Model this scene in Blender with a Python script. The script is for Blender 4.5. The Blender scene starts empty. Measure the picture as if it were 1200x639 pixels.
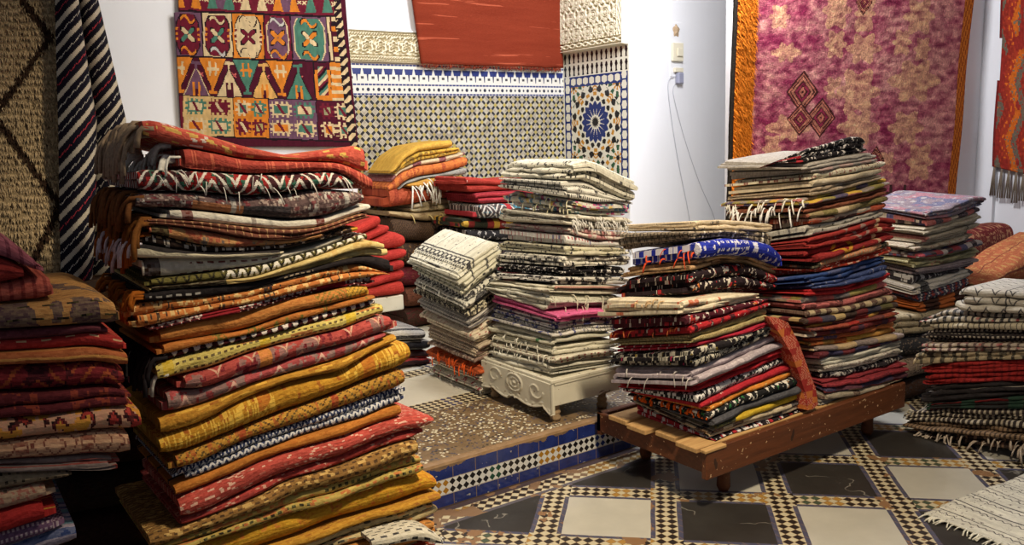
import bpy, math, random
from mathutils import Vector, noise as mnoise
random.seed(7)
PI = math.pi
SC = bpy.context.scene
COL = SC.collection

# ------------------------------------------------------------------ camera
FPX, PITCH, ROLL, CAMH, YAW = 981.7, .1572, -.0309, 1.45, math.radians(35)
def _rz(v):
    c, s = math.cos(YAW), math.sin(YAW)
    return Vector((c*v[0]+s*v[1], -s*v[0]+c*v[1], v[2]))
_F0 = Vector((0, math.cos(PITCH), -math.sin(PITCH))); _R0 = Vector((1, 0, 0)); _U0 = _R0.cross(_F0)
_c, _s = math.cos(ROLL), math.sin(ROLL)
CF = _rz(_F0); CR = _rz(_R0*_c+_U0*_s); CU = _rz(_U0*_c-_R0*_s)
CO = Vector((0, 0, CAMH))
def ray(x, y): return CF+CR*((x-600)/FPX)-CU*((y-319.5)/FPX)
def at(x, y, ax, val):
    d = ray(x, y); return CO+d*((val-CO[ax])/d[ax])
def plane_hit(x, y, P, n):
    d = ray(x, y); return CO+d*((P-CO).dot(n)/d.dot(n))
from mathutils import Matrix
cam_d = bpy.data.cameras.new('camera'); cam = bpy.data.objects.new('camera', cam_d); COL.objects.link(cam)
cam.matrix_world = Matrix(((CR.x, CU.x, -CF.x, 0), (CR.y, CU.y, -CF.y, 0), (CR.z, CU.z, -CF.z, CAMH), (0, 0, 0, 1)))
cam_d.sensor_width = 36; cam_d.lens = FPX*36/1200; cam_d.clip_start = .02
SC.camera = cam

# ------------------------------------------------------------------ helpers
def lin(c):
    r = []
    for x in c[:3]:
        x = max(0, min(255, x))/255.
        r.append(x/12.92 if x <= .04045 else ((x+.055)/1.055)**2.4)
    return (r[0], r[1], r[2], 1)

class E:
    """tiny expression layer over Math nodes"""
    def __init__(s, nt, v): s.nt = nt; s.v = v
    def _m(s, op, *a):
        n = s.nt.nodes.new('ShaderNodeMath'); n.operation = op
        for i, x in enumerate((s,)+a):
            x = x.v if isinstance(x, E) else x
            if isinstance(x, (int, float)): n.inputs[i].default_value = x
            else: s.nt.links.new(x, n.inputs[i])
        return E(s.nt, n.outputs[0])
    def __add__(s, o): return s._m('ADD', o)
    def __radd__(s, o): return s._m('ADD', o)
    def __sub__(s, o): return s._m('SUBTRACT', o)
    def __rsub__(s, o): return (s*-1)+o
    def __mul__(s, o): return s._m('MULTIPLY', o)
    def __rmul__(s, o): return s._m('MULTIPLY', o)
    def __truediv__(s, o): return s._m('DIVIDE', o)
    def gt(s, o): return s._m('GREATER_THAN', o)
    def lt(s, o): return s._m('LESS_THAN', o)
    def floor(s): return s._m('FLOOR')
    def frac(s): return s._m('FRACT')
    def abs(s): return s._m('ABSOLUTE')
    def mn(s, o): return s._m('MINIMUM', o)
    def mx(s, o): return s._m('MAXIMUM', o)
    def mod(s, o): return s._m('FLOORED_MODULO', o)
    def sin(s): return s._m('SINE')

def comb(nt, x, y=0, z=0):
    n = nt.nodes.new('ShaderNodeCombineXYZ')
    for i, a in enumerate((x, y, z)):
        a = a.v if isinstance(a, E) else a
        if isinstance(a, (int, float)): n.inputs[i].default_value = a
        else: nt.links.new(a, n.inputs[i])
    return n.outputs[0]
def white(nt, x, y, z=0):
    n = nt.nodes.new('ShaderNodeTexWhiteNoise'); n.noise_dimensions = '3D'
    nt.links.new(comb(nt, x, y, z), n.inputs['Vector']); return E(nt, n.outputs['Value'])
def noi(nt, x, y, z=0, scale=1, detail=2, rough=.5):
    n = nt.nodes.new('ShaderNodeTexNoise'); n.inputs['Scale'].default_value = scale
    n.inputs['Detail'].default_value = detail; n.inputs['Roughness'].default_value = rough
    nt.links.new(comb(nt, x, y, z), n.inputs['Vector']); return E(nt, n.outputs['Fac'])
def mixc(nt, f, a, b, mode='MIX'):
    n = nt.nodes.new('ShaderNodeMix'); n.data_type = 'RGBA'; n.blend_type = mode
    for i, x in ((0, f), (6, a), (7, b)):
        x = x.v if isinstance(x, E) else x
        if isinstance(x, (int, float)) and i == 0: n.inputs[0].default_value = x
        elif isinstance(x, (tuple, list)): n.inputs[i].default_value = x if len(x) == 4 and max(x) <= 1.0 else lin(x)
        elif isinstance(x, (int, float)): n.inputs[i].default_value = (x, x, x, 1)
        else: nt.links.new(x, n.inputs[i])
    return n.outputs[2]
def newmat(name, rough=.9, spec=.3):
    m = bpy.data.materials.new(name); m.use_nodes = True
    nt = m.node_tree; b = nt.nodes['Principled BSDF']
    b.inputs['Roughness'].default_value = rough
    b.inputs['Specular IOR Level'].default_value = spec
    return m, nt, b
def bump(nt, b, h, strength=.3, dist=.002):
    n = nt.nodes.new('ShaderNodeBump'); n.inputs['Strength'].default_value = strength; n.inputs['Distance'].default_value = dist
    nt.links.new(h.v, n.inputs['Height']); nt.links.new(n.outputs[0], b.inputs['Normal'])
def uvE(nt):
    t = nt.nodes.new('ShaderNodeUVMap'); t.uv_map = 'UVMap'
    s = nt.nodes.new('ShaderNodeSeparateXYZ'); nt.links.new(t.outputs[0], s.inputs[0])
    return E(nt, s.outputs[0]), E(nt, s.outputs[1])
def posE(nt):
    t = nt.nodes.new('ShaderNodeNewGeometry')
    s = nt.nodes.new('ShaderNodeSeparateXYZ'); nt.links.new(t.outputs['Position'], s.inputs[0])
    return [E(nt, s.outputs[i]) for i in range(3)]
def objE(nt):
    t = nt.nodes.new('ShaderNodeTexCoord')
    s = nt.nodes.new('ShaderNodeSeparateXYZ'); nt.links.new(t.outputs['Object'], s.inputs[0])
    return [E(nt, s.outputs[i]) for i in range(3)]

def link(name, me, m=None, parent=None):
    o = bpy.data.objects.new(name, me); COL.objects.link(o)
    if m is not None:
        for mm in (m if isinstance(m, list) else [m]): me.materials.append(mm)
    if parent: o.parent = parent
    return o
def tag(o, label=None, cat=None, group=None, kind=None):
    if label: o['label'] = label
    if cat: o['category'] = cat
    if group: o['group'] = group
    if kind: o['kind'] = kind
    return o
class MB:
    def __init__(s): s.v = []; s.f = []; s.mi = []
    def add(s, vs, fs, mi=0):
        k = len(s.v); s.v += [tuple(v) for v in vs]; s.f += [tuple(i+k for i in f) for f in fs]; s.mi += [mi]*len(fs); return s
    def box(s, a, b, mi=0, bev=0.0):
        (x0, y0, z0), (x1, y1, z1) = a, b
        if not bev:
            return s.add([(x0,y0,z0),(x1,y0,z0),(x1,y1,z0),(x0,y1,z0),(x0,y0,z1),(x1,y0,z1),(x1,y1,z1),(x0,y1,z1)],
              [(0,3,2,1),(4,5,6,7),(0,1,5,4),(1,2,6,5),(2,3,7,6),(3,0,4,7)], mi)
        e = bev
        vs = []
        for (z, i) in ((z0, e), (z0+e, 0), (z1-e, 0), (z1, e)):
            j = e-i
            vs += [(x0+i+(0 if i else e), y0+i, z)] if False else []
            vs += [(x0+i, y0+e, z), (x0+e, y0+i, z), (x1-e, y0+i, z), (x1-i, y0+e, z), (x1-i, y1-e, z), (x1-e, y1-i, z), (x0+e, y1-i, z), (x0+i, y1-e, z)]
        fs = [tuple(range(7, -1, -1)), tuple(range(24, 32))]
        for r in range(3):
            for k in range(8):
                a_ = r*8+k; b_ = r*8+(k+1) % 8
                fs.append((a_, b_, b_+8, a_+8))
        return s.add(vs, fs, mi)
    def tube(s, pts, r, n=6, mi=0, r1=None):
        pts = [Vector(p) for p in pts]; vs = []; fs = []
        for i, p in enumerate(pts):
            t = (pts[min(i+1, len(pts)-1)]-pts[max(i-1, 0)]).normalized()
            a = t.cross(Vector((0, 0, 1)))
            if a.length < .1: a = t.cross(Vector((0, 1, 0)))
            a.normalize(); b = t.cross(a)
            rr = r if r1 is None else r+(r1-r)*i/(len(pts)-1)
            for k in range(n):
                an = 2*PI*k/n; vs.append(p+a*(math.cos(an)*rr)+b*(math.sin(an)*rr))
        for i in range(len(pts)-1):
            for k in range(n):
                fs.append((i*n+k, i*n+(k+1) % n, (i+1)*n+(k+1) % n, (i+1)*n+k))
        fs.append(tuple(range(n-1, -1, -1))); fs.append(tuple(range((len(pts)-1)*n, len(pts)*n)))
        return s.add(vs, fs, mi)
    def lathe(s, prof, cx, cy, n=20, mi=0):
        vs = []; fs = []
        for (r, z) in prof:
            for k in range(n): vs.append((cx+r*math.cos(2*PI*k/n), cy+r*math.sin(2*PI*k/n), z))
        for i in range(len(prof)-1):
            for k in range(n): fs.append((i*n+k, i*n+(k+1) % n, (i+1)*n+(k+1) % n, (i+1)*n+k))
        fs.append(tuple(range(n-1, -1, -1))); fs.append(tuple(range((len(prof)-1)*n, len(prof)*n)))
        return s.add(vs, fs, mi)
    def build(s, name, m, parent=None, smooth=False):
        me = bpy.data.meshes.new(name); me.from_pydata(s.v, [], s.f)
        o = link(name, me, m, parent)
        if isinstance(m, list):
            for p, i in zip(me.polygons, s.mi): p.material_index = i
        if smooth:
            for p in me.polygons: p.use_smooth = True
        me.update(); return o

# ------------------------------------------------------------------ palette
WHITE=(232,228,216); CREAM=(226,216,184); IVORY=(214,200,164); BLACK=(24,21,24); CHAR=(58,58,62); NAVY=(34,42,92); BLUE=(34,52,150)
MAROON=(92,24,32); WINE=(120,28,42); RED=(172,38,36); CORAL=(210,80,60); SALMON=(222,108,78); ORANGE=(214,116,38); MUST=(206,136,26); GOLD=(220,160,40)
YEL=(224,190,84); KHAKI=(176,156,84); OLIVE=(112,108,42); BROWN=(98,54,36); DBROWN=(58,36,26); TAN=(182,144,98); TAUPE=(150,128,108); GRAY=(146,142,138)
LGRAY=(186,182,174); LILAC=(156,132,156); PINK=(218,72,118); DPINK=(196,96,92); RUST=(176,62,36); GREEN=(44,104,84); TEAL=(36,96,110); BEIGE=(200,180,142)

def rugmat(name, base, layers=(), q=.0034, seed=0., rib='v'):
    m, nt, b = newmat(name, .93, .12)
    def ds(c):
        g_ = .3*c[0]+.55*c[1]+.15*c[2]; return tuple(g_+(x-g_)*.86 for x in c)
    base = ds(base)
    layers = [(L[0], ds(L[1]) if isinstance(L[1], tuple) else [ds(k_) for k_ in L[1]])+tuple(L[2:]) for L in layers]
    u, v = uvE(nt)
    n1 = noi(nt, u, v, seed, 14, 2)
    u2 = u+(n1-.5)*.010; v2 = v+(noi(nt, u, v, seed+7, 11, 2)-.5)*.008
    us = (u2/q).floor()*q+q*.5; vs = (v2/q).floor()*q+q*.5
    # base with yarn-lot variation
    big = noi(nt, us*3, vs*14, seed+3, 3, 3)
    c = mixc(nt, big, tuple(x*.74 for x in base), tuple(min(255, x*1.14+6) for x in base))
    for L in layers:
        opt = L[-1] if isinstance(L[-1], dict) else {}
        k = L[0]; col = L[1]
        if k == 'fl': mask = white(nt, (u2/(L[3]*.6)+(v2/L[4]).floor()*.37).floor(), (v2/(L[4]*.75)).floor(), seed+1).lt(L[2])*.85
        elif k == 'ub': mask = (us/L[2]+L[4]).frac().lt(L[3])
        elif k == 'vb': mask = (vs/L[2]+L[4]).frac().lt(L[3])
        elif k == 'zz':
            us_, vs_ = us, vs; us, vs = (u2/.002).floor()*.002, (v2/.002).floor()*.002
            pp = ((us/L[2]).frac()*2-1).abs()
            mask = ((vs+pp*L[3])/L[4]+(L[6] if len(L) > 6 and not isinstance(L[6], dict) else 0)).frac().lt(L[5])
            us, vs = us_, vs_
        elif k == 'dm':
            d = ((us/L[2]).frac()*2-1).abs()+((vs/L[3]).frac()*2-1).abs()
            mask = (d*L[4]).frac().lt(L[5])
        elif k == 'sp': mask = noi(nt, us, vs, seed+L[2]*.37, L[2]*(1.8 if L[2] > 12 else 1.3), 2.5, .65).gt(L[3])
        elif k == 'mo':
            pu = ((us/L[2]).frac()*2-1).abs()*L[2]; pv = ((vs/L[3]).frac()*2-1).abs()*L[3]
            mask = noi(nt, pu, pv, (us/L[2]).floor()*.3+seed, L[4], 1.5).gt(L[5])
        elif k == 'ds':
            L = (L[0], L[1], L[2]*.75, L[3]*.8)+tuple(L[4:])
            row = (v2/L[3]).floor()
            mask = (u2/L[2]+row*.5).frac().lt(L[4])*(v2/L[3]).frac().lt(L[5])
        elif k == 'pt':
            a = (us/L[2]).floor(); w = (vs/L[3]).floor()
            mask = white(nt, a, w, seed+11).lt(L[4])
            cols = col; r = white(nt, a, w, seed+19)
            ramp = nt.nodes.new('ShaderNodeValToRGB'); ramp.color_ramp.interpolation = 'CONSTANT'
            el = ramp.color_ramp.elements
            while len(el) < len(cols): el.new(.5)
            for i, cc in enumerate(cols): el[i].position = i/len(cols); el[i].color = lin(cc)
            nt.links.new(r.v, ramp.inputs[0]); col = ramp.outputs[0]
        if 'u' in opt:
            lo, hi = opt['u']; mask = mask*u2.gt(lo)*u2.lt(hi)
        if 'n' in opt:
            mask = mask*noi(nt, u*1.0, v*1.0, seed+31, opt['n'][0], 1).gt(opt['n'][1])
        if 'v' in opt:
            p, lo, hi = opt['v']; fv = (vs/p).frac(); mask = mask*fv.gt(lo)*fv.lt(hi)
        c = mixc(nt, mask, c, col if not isinstance(col, tuple) else lin(col))
    fk = white(nt, (u2/.009+(v2/.0028).floor()*.37).floor(), (v2/.0028).floor(), seed+41)
    c = mixc(nt, .13, c, mixc(nt, fk, (0, 0, 0, 1), tuple(min(255, x*1.5+30) for x in base)))
    # weft grain
    g = noi(nt, u*.5, v*2.2 if rib == 'v' else v*.5, seed+5, 260, 2)
    c = mixc(nt, g, mixc(nt, .2, c, (0, 0, 0, 1)), c)
    nt.links.new(c, b.inputs['Base Color'])
    h = (v*(2*PI/.0065)+n1*8).sin()*.28+g*1.6+noi(nt, u, v, seed, 60, 2)*2.0
    bump(nt, b, h, .55, .0025)
    return m
def yarn(name, c):
    m, nt, b = newmat(name, .95, .1)
    x, y, z = posE(nt)
    n = noi(nt, x, y, z, 120, 2)
    nt.links.new(mixc(nt, n, tuple(k*.7 for k in c), tuple(min(255, k*1.15) for k in c)), b.inputs['Base Color'])
    return m
YM = {}
def ym(c):
    if c not in YM: YM[c] = yarn('yarn_%d' % len(YM), c)
    return YM[c]

# ------------------------------------------------------------------ folded rugs
def interp(poly, a):
    lo, hi = poly[0], poly[-1]
    if a <= lo[0] or a >= hi[0]:
        base = lo if a <= lo[0] else hi
        s = (hi[1]-lo[1])/max(.05, hi[0]-lo[0]); s = max(-.25, min(.25, s))
        return base[1]+s*max(-.15, min(.15, a-base[0]))
    i = 0
    while i < len(poly)-2 and a > poly[i+1][0]: i += 1
    (x0, y0), (x1, y1) = poly[i], poly[i+1]
    return y0+(y1-y0)/max(1e-6, x1-x0)*(a-x0)
def smooth_interp(poly, a, w=.03):
    return (interp(poly, a-w)+2*interp(poly, a-w*.5)+2*interp(poly, a)+2*interp(poly, a+w*.5)+interp(poly, a+w))/8
LABELS = {}
def setlabel(o, text, cat, group=None):
    n = len(text.split())
    if n > 16 or n < 4: print('LABEL LEN', n, text)
    if text in LABELS: print('DUP LABEL', text)
    LABELS[text] = 1
    tag(o, text, cat, group)

RUGN = [0]
def profile(n, D, T, rng, loose):
    """centre line of a cloth folded to n layers: list of (b, t) with b depth, t height in metres, and layer index"""
    hl = T/n; pts = []
    fr = [0]*(n+1)
    lump = [rng.uniform(-.008, .016)*loose for _ in range(n)]
    back = [rng.uniform(-.03, .02) for _ in range(n)]
    r = hl*.5; rb = min(r*1.15, .03)
    for k in range(n):
        t = (k+.5)*hl
        bf = lump[k//2]+rb if True else 0; bb = D+back[(k+1)//2 if k else 0]-rb
        m = 5
        xs = [bf+(bb-bf)*(i/m) for i in range(m+1)]
        if k % 2 == 0: xs = xs[::-1]          # heading to the front
        for x in xs: pts.append((x, t, k))
        if k < n-1:
            front = (k % 2 == 0)
            c = bf if front else bb; sg = -1 if front else 1
            for a in (25, 58, 90, 122, 155):
                an = math.radians(a)
                pts.append((c+sg*rb*math.sin(an), t+r-r*math.cos(an), k+.5))
    return pts, hl
def folded(name, desc, m, frame, top, bot, a0, a1, D, n, sT, sB, zfloor=0, cat='rug', group=None, loose=1, boff=0, fringe=None, ends=1, seed=0, ns=None, rot=False):
    P0, ad, bd = frame
    rng = random.Random(seed*13+5)
    T = sum(max(.01, smooth_interp(top, a0+(a1-a0)*k/4)-smooth_interp(bot, a0+(a1-a0)*k/4)) for k in range(1, 4))/3
    pts, hl = profile(n, (a1-a0) if rot else D, T, rng, loose)
    th = hl*.5*.92
    side = [[], []]; arc = [0]
    for i, p in enumerate(pts):
        q0 = pts[max(0, i-1)]; q1 = pts[min(len(pts)-1, i+1)]
        tx, ty = q1[0]-q0[0], q1[1]-q0[1]; L = math.hypot(tx, ty) or 1
        nx, ny = -ty/L, tx/L
        side[0].append((p[0]+nx*th, p[1]+ny*th)); side[1].append((p[0]-nx*th, p[1]-ny*th))
        if i: arc.append(arc[-1]+math.hypot(p[0]-pts[i-1][0], p[1]-pts[i-1][1]))
    loop = side[0]+side[1][::-1]; larc = arc+arc[::-1]; lay = [p[2] for p in pts]; lay = lay+lay[::-1]
    ns = ns or max(10, int(((D if rot else a1-a0))/.022))
    NP = len(loop); vs = []; uvs = []
    off0 = [rng.uniform(-.016, .022)*loose for _ in range(n+1)]; off1 = [rng.uniform(-.020, .012)*loose for _ in range(n+1)]
    ss = [0, .004, .012, .03]+[.06+.88*i/ns for i in range(ns+1)]+[.97, .988, .996, 1]
    p0_, p1_ = (0, D) if rot else (a0, a1)
    for s in ss:
        for j, (q, t) in enumerate(loop):
            k = min(n, int(lay[j]+.5)); A0 = p0_+off0[k]; A1 = p1_+off1[k]
            p = A0+(A1-A0)*s
            if rot: a, b = a0+q, p
            else: a, b = p, q
            d = min(s, 1-s)*(A1-A0)
            e = math.exp(-(d/.013)**2)*ends
            w = max(.0, min(T, t))/T
            w = .5+(w-.5)*(.94-.22*e)
            zt = smooth_interp(top, a)+sT*b; zb = smooth_interp(bot, a)+sB*b
            if zt < zb+.006: zb = zt-.006
            z = zb+w*(zt-zb)
            nz = mnoise.noise(Vector((p*9, q*9, seed*3.7+k)))
            nf = mnoise.noise(Vector((p*38, t*30+q*20, seed*1.3)))
            inner = 1 if .2 < w < .8 else .08
            z += (nf*.0012+.0042*mnoise.noise(Vector((a*16, b*16, seed+k*1.7))))*inner*loose*min(1, (zt-zb)/.03)
            dq = nz*.011*loose+nf*.0022*loose+mnoise.noise(Vector((p*4, 0, seed*2.1)))*.012
            if q > .1: dq = 0
            if rot: P = P0+ad*(a+dq)+bd*(b+boff)
            else: P = P0+ad*a+bd*(b+dq+boff)
            vs.append((P.x, P.y, max(z, zfloor+.001))); uvs.append((p-p0_, larc[j]+seed*.73 % 1))
    S = len(ss); fs = []
    for i in range(S-1):
        for j in range(NP):
            j2 = (j+1) % NP; fs.append((i*NP+j, (i+1)*NP+j, (i+1)*NP+j2, i*NP+j2))
    half = len(pts)
    for i in range(half-1):
        a_, b_, c_, d_ = i, i+1, NP-2-i, NP-1-i
        fs.append((a_, b_, c_, d_)); o = (S-1)*NP; fs.append((o+d_, o+c_, o+b_, o+a_))
    # outward orientation depends on frame handedness; recalculated below
    me = bpy.data.meshes.new(name); me.from_pydata(vs, [], fs)
    uvl = me.uv_layers.new(name='UVMap')
    flat = []
    for p in me.polygons:
        for vi in p.vertices: flat += uvs[vi]
    uvl.data.foreach_set('uv', flat)
    me.polygons.foreach_set('use_smooth', [True]*len(me.polygons))
    o = link(name, me, m)
    import bmesh
    bm = bmesh.new(); bm.from_mesh(me); bmesh.ops.recalc_face_normals(bm, faces=bm.faces)
    for e_ in bm.edges:
        if len(e_.link_faces) == 2 and e_.calc_face_angle(0) > 1.0: e_.smooth = False
    bm.to_mesh(me); bm.free(); me.update()
    if desc: setlabel(o, desc, cat, group)
    if fringe:
        side_, fc, cnt, ln = fringe[:4]
        mb = MB()
        for i in range(cnt):
            w = rng.uniform(.12, .95)
            if side_ in ('left', 'right'):
                b = rng.uniform(.0, D*.95); a = a0 if side_ == 'left' else a1; dr = ad*(-1 if side_ == 'left' else 1)
                z = interp(bot, a)+w*(interp(top, a)-interp(bot, a))+(sT*w+sB*(1-w))*b
                p = P0+ad*a+bd*(b+boff)
            else:
                a = rng.uniform(a0+.02, a1-.02); dr = bd*-1; b = .0
                z = interp(bot, a)+w*(interp(top, a)-interp(bot, a)); p = P0+ad*a+bd*(boff+.004)
            l = ln*rng.uniform(.4, 1.25); lat = ad.cross(dr) if False else Vector((-dr.y, dr.x, 0))
            sw = rng.uniform(-.9, .9)
            pp = [Vector((p.x, p.y, z))-dr*.012]
            for t in (.25, .5, .75, 1.0):
                pp.append(Vector((p.x, p.y, z))+dr*(l*.42*math.sin(t*1.5)+.004)+lat*(sw*l*t*.6)+Vector((0, 0, -l*.85*t*t+.004)))
            for q_ in pp: q_.z = max(q_.z, zfloor+.006)
            mb.tube(pp, rng.uniform(.0012, .0032)*(fringe[4] if len(fringe) > 4 else 1), 5)
        tag(mb.build('fringe', ym(fc), o, True), kind='stuff')
    return o

def px_line(frame, pts, boff=0):
    P0, ad, bd = frame; n = bd
    out = []
    for (x, y) in pts:
        h = plane_hit(x, y, P0+bd*boff, n); out.append(((h-P0).dot(ad), h.z))
    return out
SOFT = ('in the white stack on the table', 'in the front right stack', 'in the back right stack', 'in the tallest stack on the platform', 'in the small stack left of the table')
def pile(P0, deg, D, zbase, phrase, group, items, bottom, filler=None, step=.07):
    """items top to bottom: dict-like tuples (desc, base, layers, lumps, top polyline px, options)"""
    P0 = Vector(P0); an = math.radians(deg)
    ad = Vector((math.cos(an), math.sin(an), 0)); bd = Vector((-ad.y, ad.x, 0))
    frame = (P0, ad, bd)
    lines = [px_line(frame, it[4]) for it in items]+[px_line(frame, bottom)]
    # never let a boundary rise above the one over it
    for k in range(1, len(lines)):
        up = lines[k-1]
        lines[k] = [(a, min(z, smooth_interp(up, a)-.013) if up[0][0]-.03 < a < up[-1][0]+.03 else z) for a, z in lines[k]]
    slopes = []
    for it in items+[None]:
        if it is None: slopes.append(slopes[-1]); break
        o = it[5] if len(it) > 5 else {}
        lp = o.get('lp')
        if lp:
            k = len(slopes); a0 = lines[k][0][0]
            h = plane_hit(lp[0], lp[1], P0+ad*a0, ad); b = (h-P0).dot(bd)
            sl = (h.z-interp(lines[k], a0))/max(b, .1)
            slopes.append((max(-.35, min(.35, sl)), b))
        else: slopes.append(slopes[-1] if slopes else (0, D))
    for k, it in enumerate(items):
        desc, base, layers, lumps = it[:4]
        if phrase == 'in the tall front-left stack': base = tuple(x*.92 for x in base)
        o = it[5] if len(it) > 5 else {}
        am = (lines[k][0][0]+lines[k][-1][0])/2; Tm = interp(lines[k], am)-interp(lines[k+1], am)
        if phrase in SOFT:
            while lumps < 3 and Tm/(2*lumps+2) > .0085: lumps += 1
            o = dict(o); o['loose'] = max(1.35, o.get('loose', 1)*1.2)
        RUGN[0] += 1; sd = RUGN[0]
        a0, a1 = lines[k][0][0], lines[k][-1][0]
        if 'ext' in o:
            e = px_line(frame, [(o['ext'][0], it[4][0][1]), (o['ext'][1], it[4][-1][1])]); a0, a1 = e[0][0], e[1][0]
        m = rugmat('rug_%03d' % sd, base, layers, o.get('q', .0034), sd*1.37)
        folded(o.get('name', 'folded_rug'), desc+(' '+phrase if phrase else ''), m, frame, lines[k], lines[k+1], a0, a1,
               o.get('D', D), lumps*2, slopes[k][0], slopes[k+1][0] if k+1 < len(slopes) else slopes[k][0], zbase,
               group=group, loose=o.get('loose', 1), boff=o.get('boff', random.uniform(-.006, .012)), fringe=o.get('fr'), seed=sd, ends=o.get('ends', 1), rot=o.get('rot', False))
    # the rest of the pile down to what carries it
    last = lines[-1]; a0, a1 = last[0][0], last[-1][0]
    zm = min(interp(last, a0), interp(last, a1))
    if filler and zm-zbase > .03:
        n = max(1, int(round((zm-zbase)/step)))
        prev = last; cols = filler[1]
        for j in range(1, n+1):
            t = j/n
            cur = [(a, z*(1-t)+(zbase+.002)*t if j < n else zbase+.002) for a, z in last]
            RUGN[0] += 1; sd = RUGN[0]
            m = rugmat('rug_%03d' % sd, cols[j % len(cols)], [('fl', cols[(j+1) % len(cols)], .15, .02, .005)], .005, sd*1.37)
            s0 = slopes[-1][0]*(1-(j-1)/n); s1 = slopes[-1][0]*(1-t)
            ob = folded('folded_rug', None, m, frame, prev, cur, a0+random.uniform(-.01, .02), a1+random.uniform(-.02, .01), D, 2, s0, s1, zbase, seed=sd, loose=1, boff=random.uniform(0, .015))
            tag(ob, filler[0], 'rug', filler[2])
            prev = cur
    return frame, lines
# brown rugs, plus dark ones added to darken the gap behind the stacks
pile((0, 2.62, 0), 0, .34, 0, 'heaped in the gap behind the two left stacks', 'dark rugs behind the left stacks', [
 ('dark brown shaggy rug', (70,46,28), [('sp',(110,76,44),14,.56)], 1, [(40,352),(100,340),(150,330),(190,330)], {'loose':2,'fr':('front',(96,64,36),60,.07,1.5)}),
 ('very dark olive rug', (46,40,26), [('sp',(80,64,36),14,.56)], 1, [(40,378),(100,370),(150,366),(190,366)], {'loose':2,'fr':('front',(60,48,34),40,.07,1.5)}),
], [(40,404),(100,400),(150,398),(190,398)], ('dark folded rug added to darken the gap behind the two left stacks', [DBROWN, (44,34,28), (52,30,26)], 'dark rugs added in the gap'), step=.12)
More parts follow.
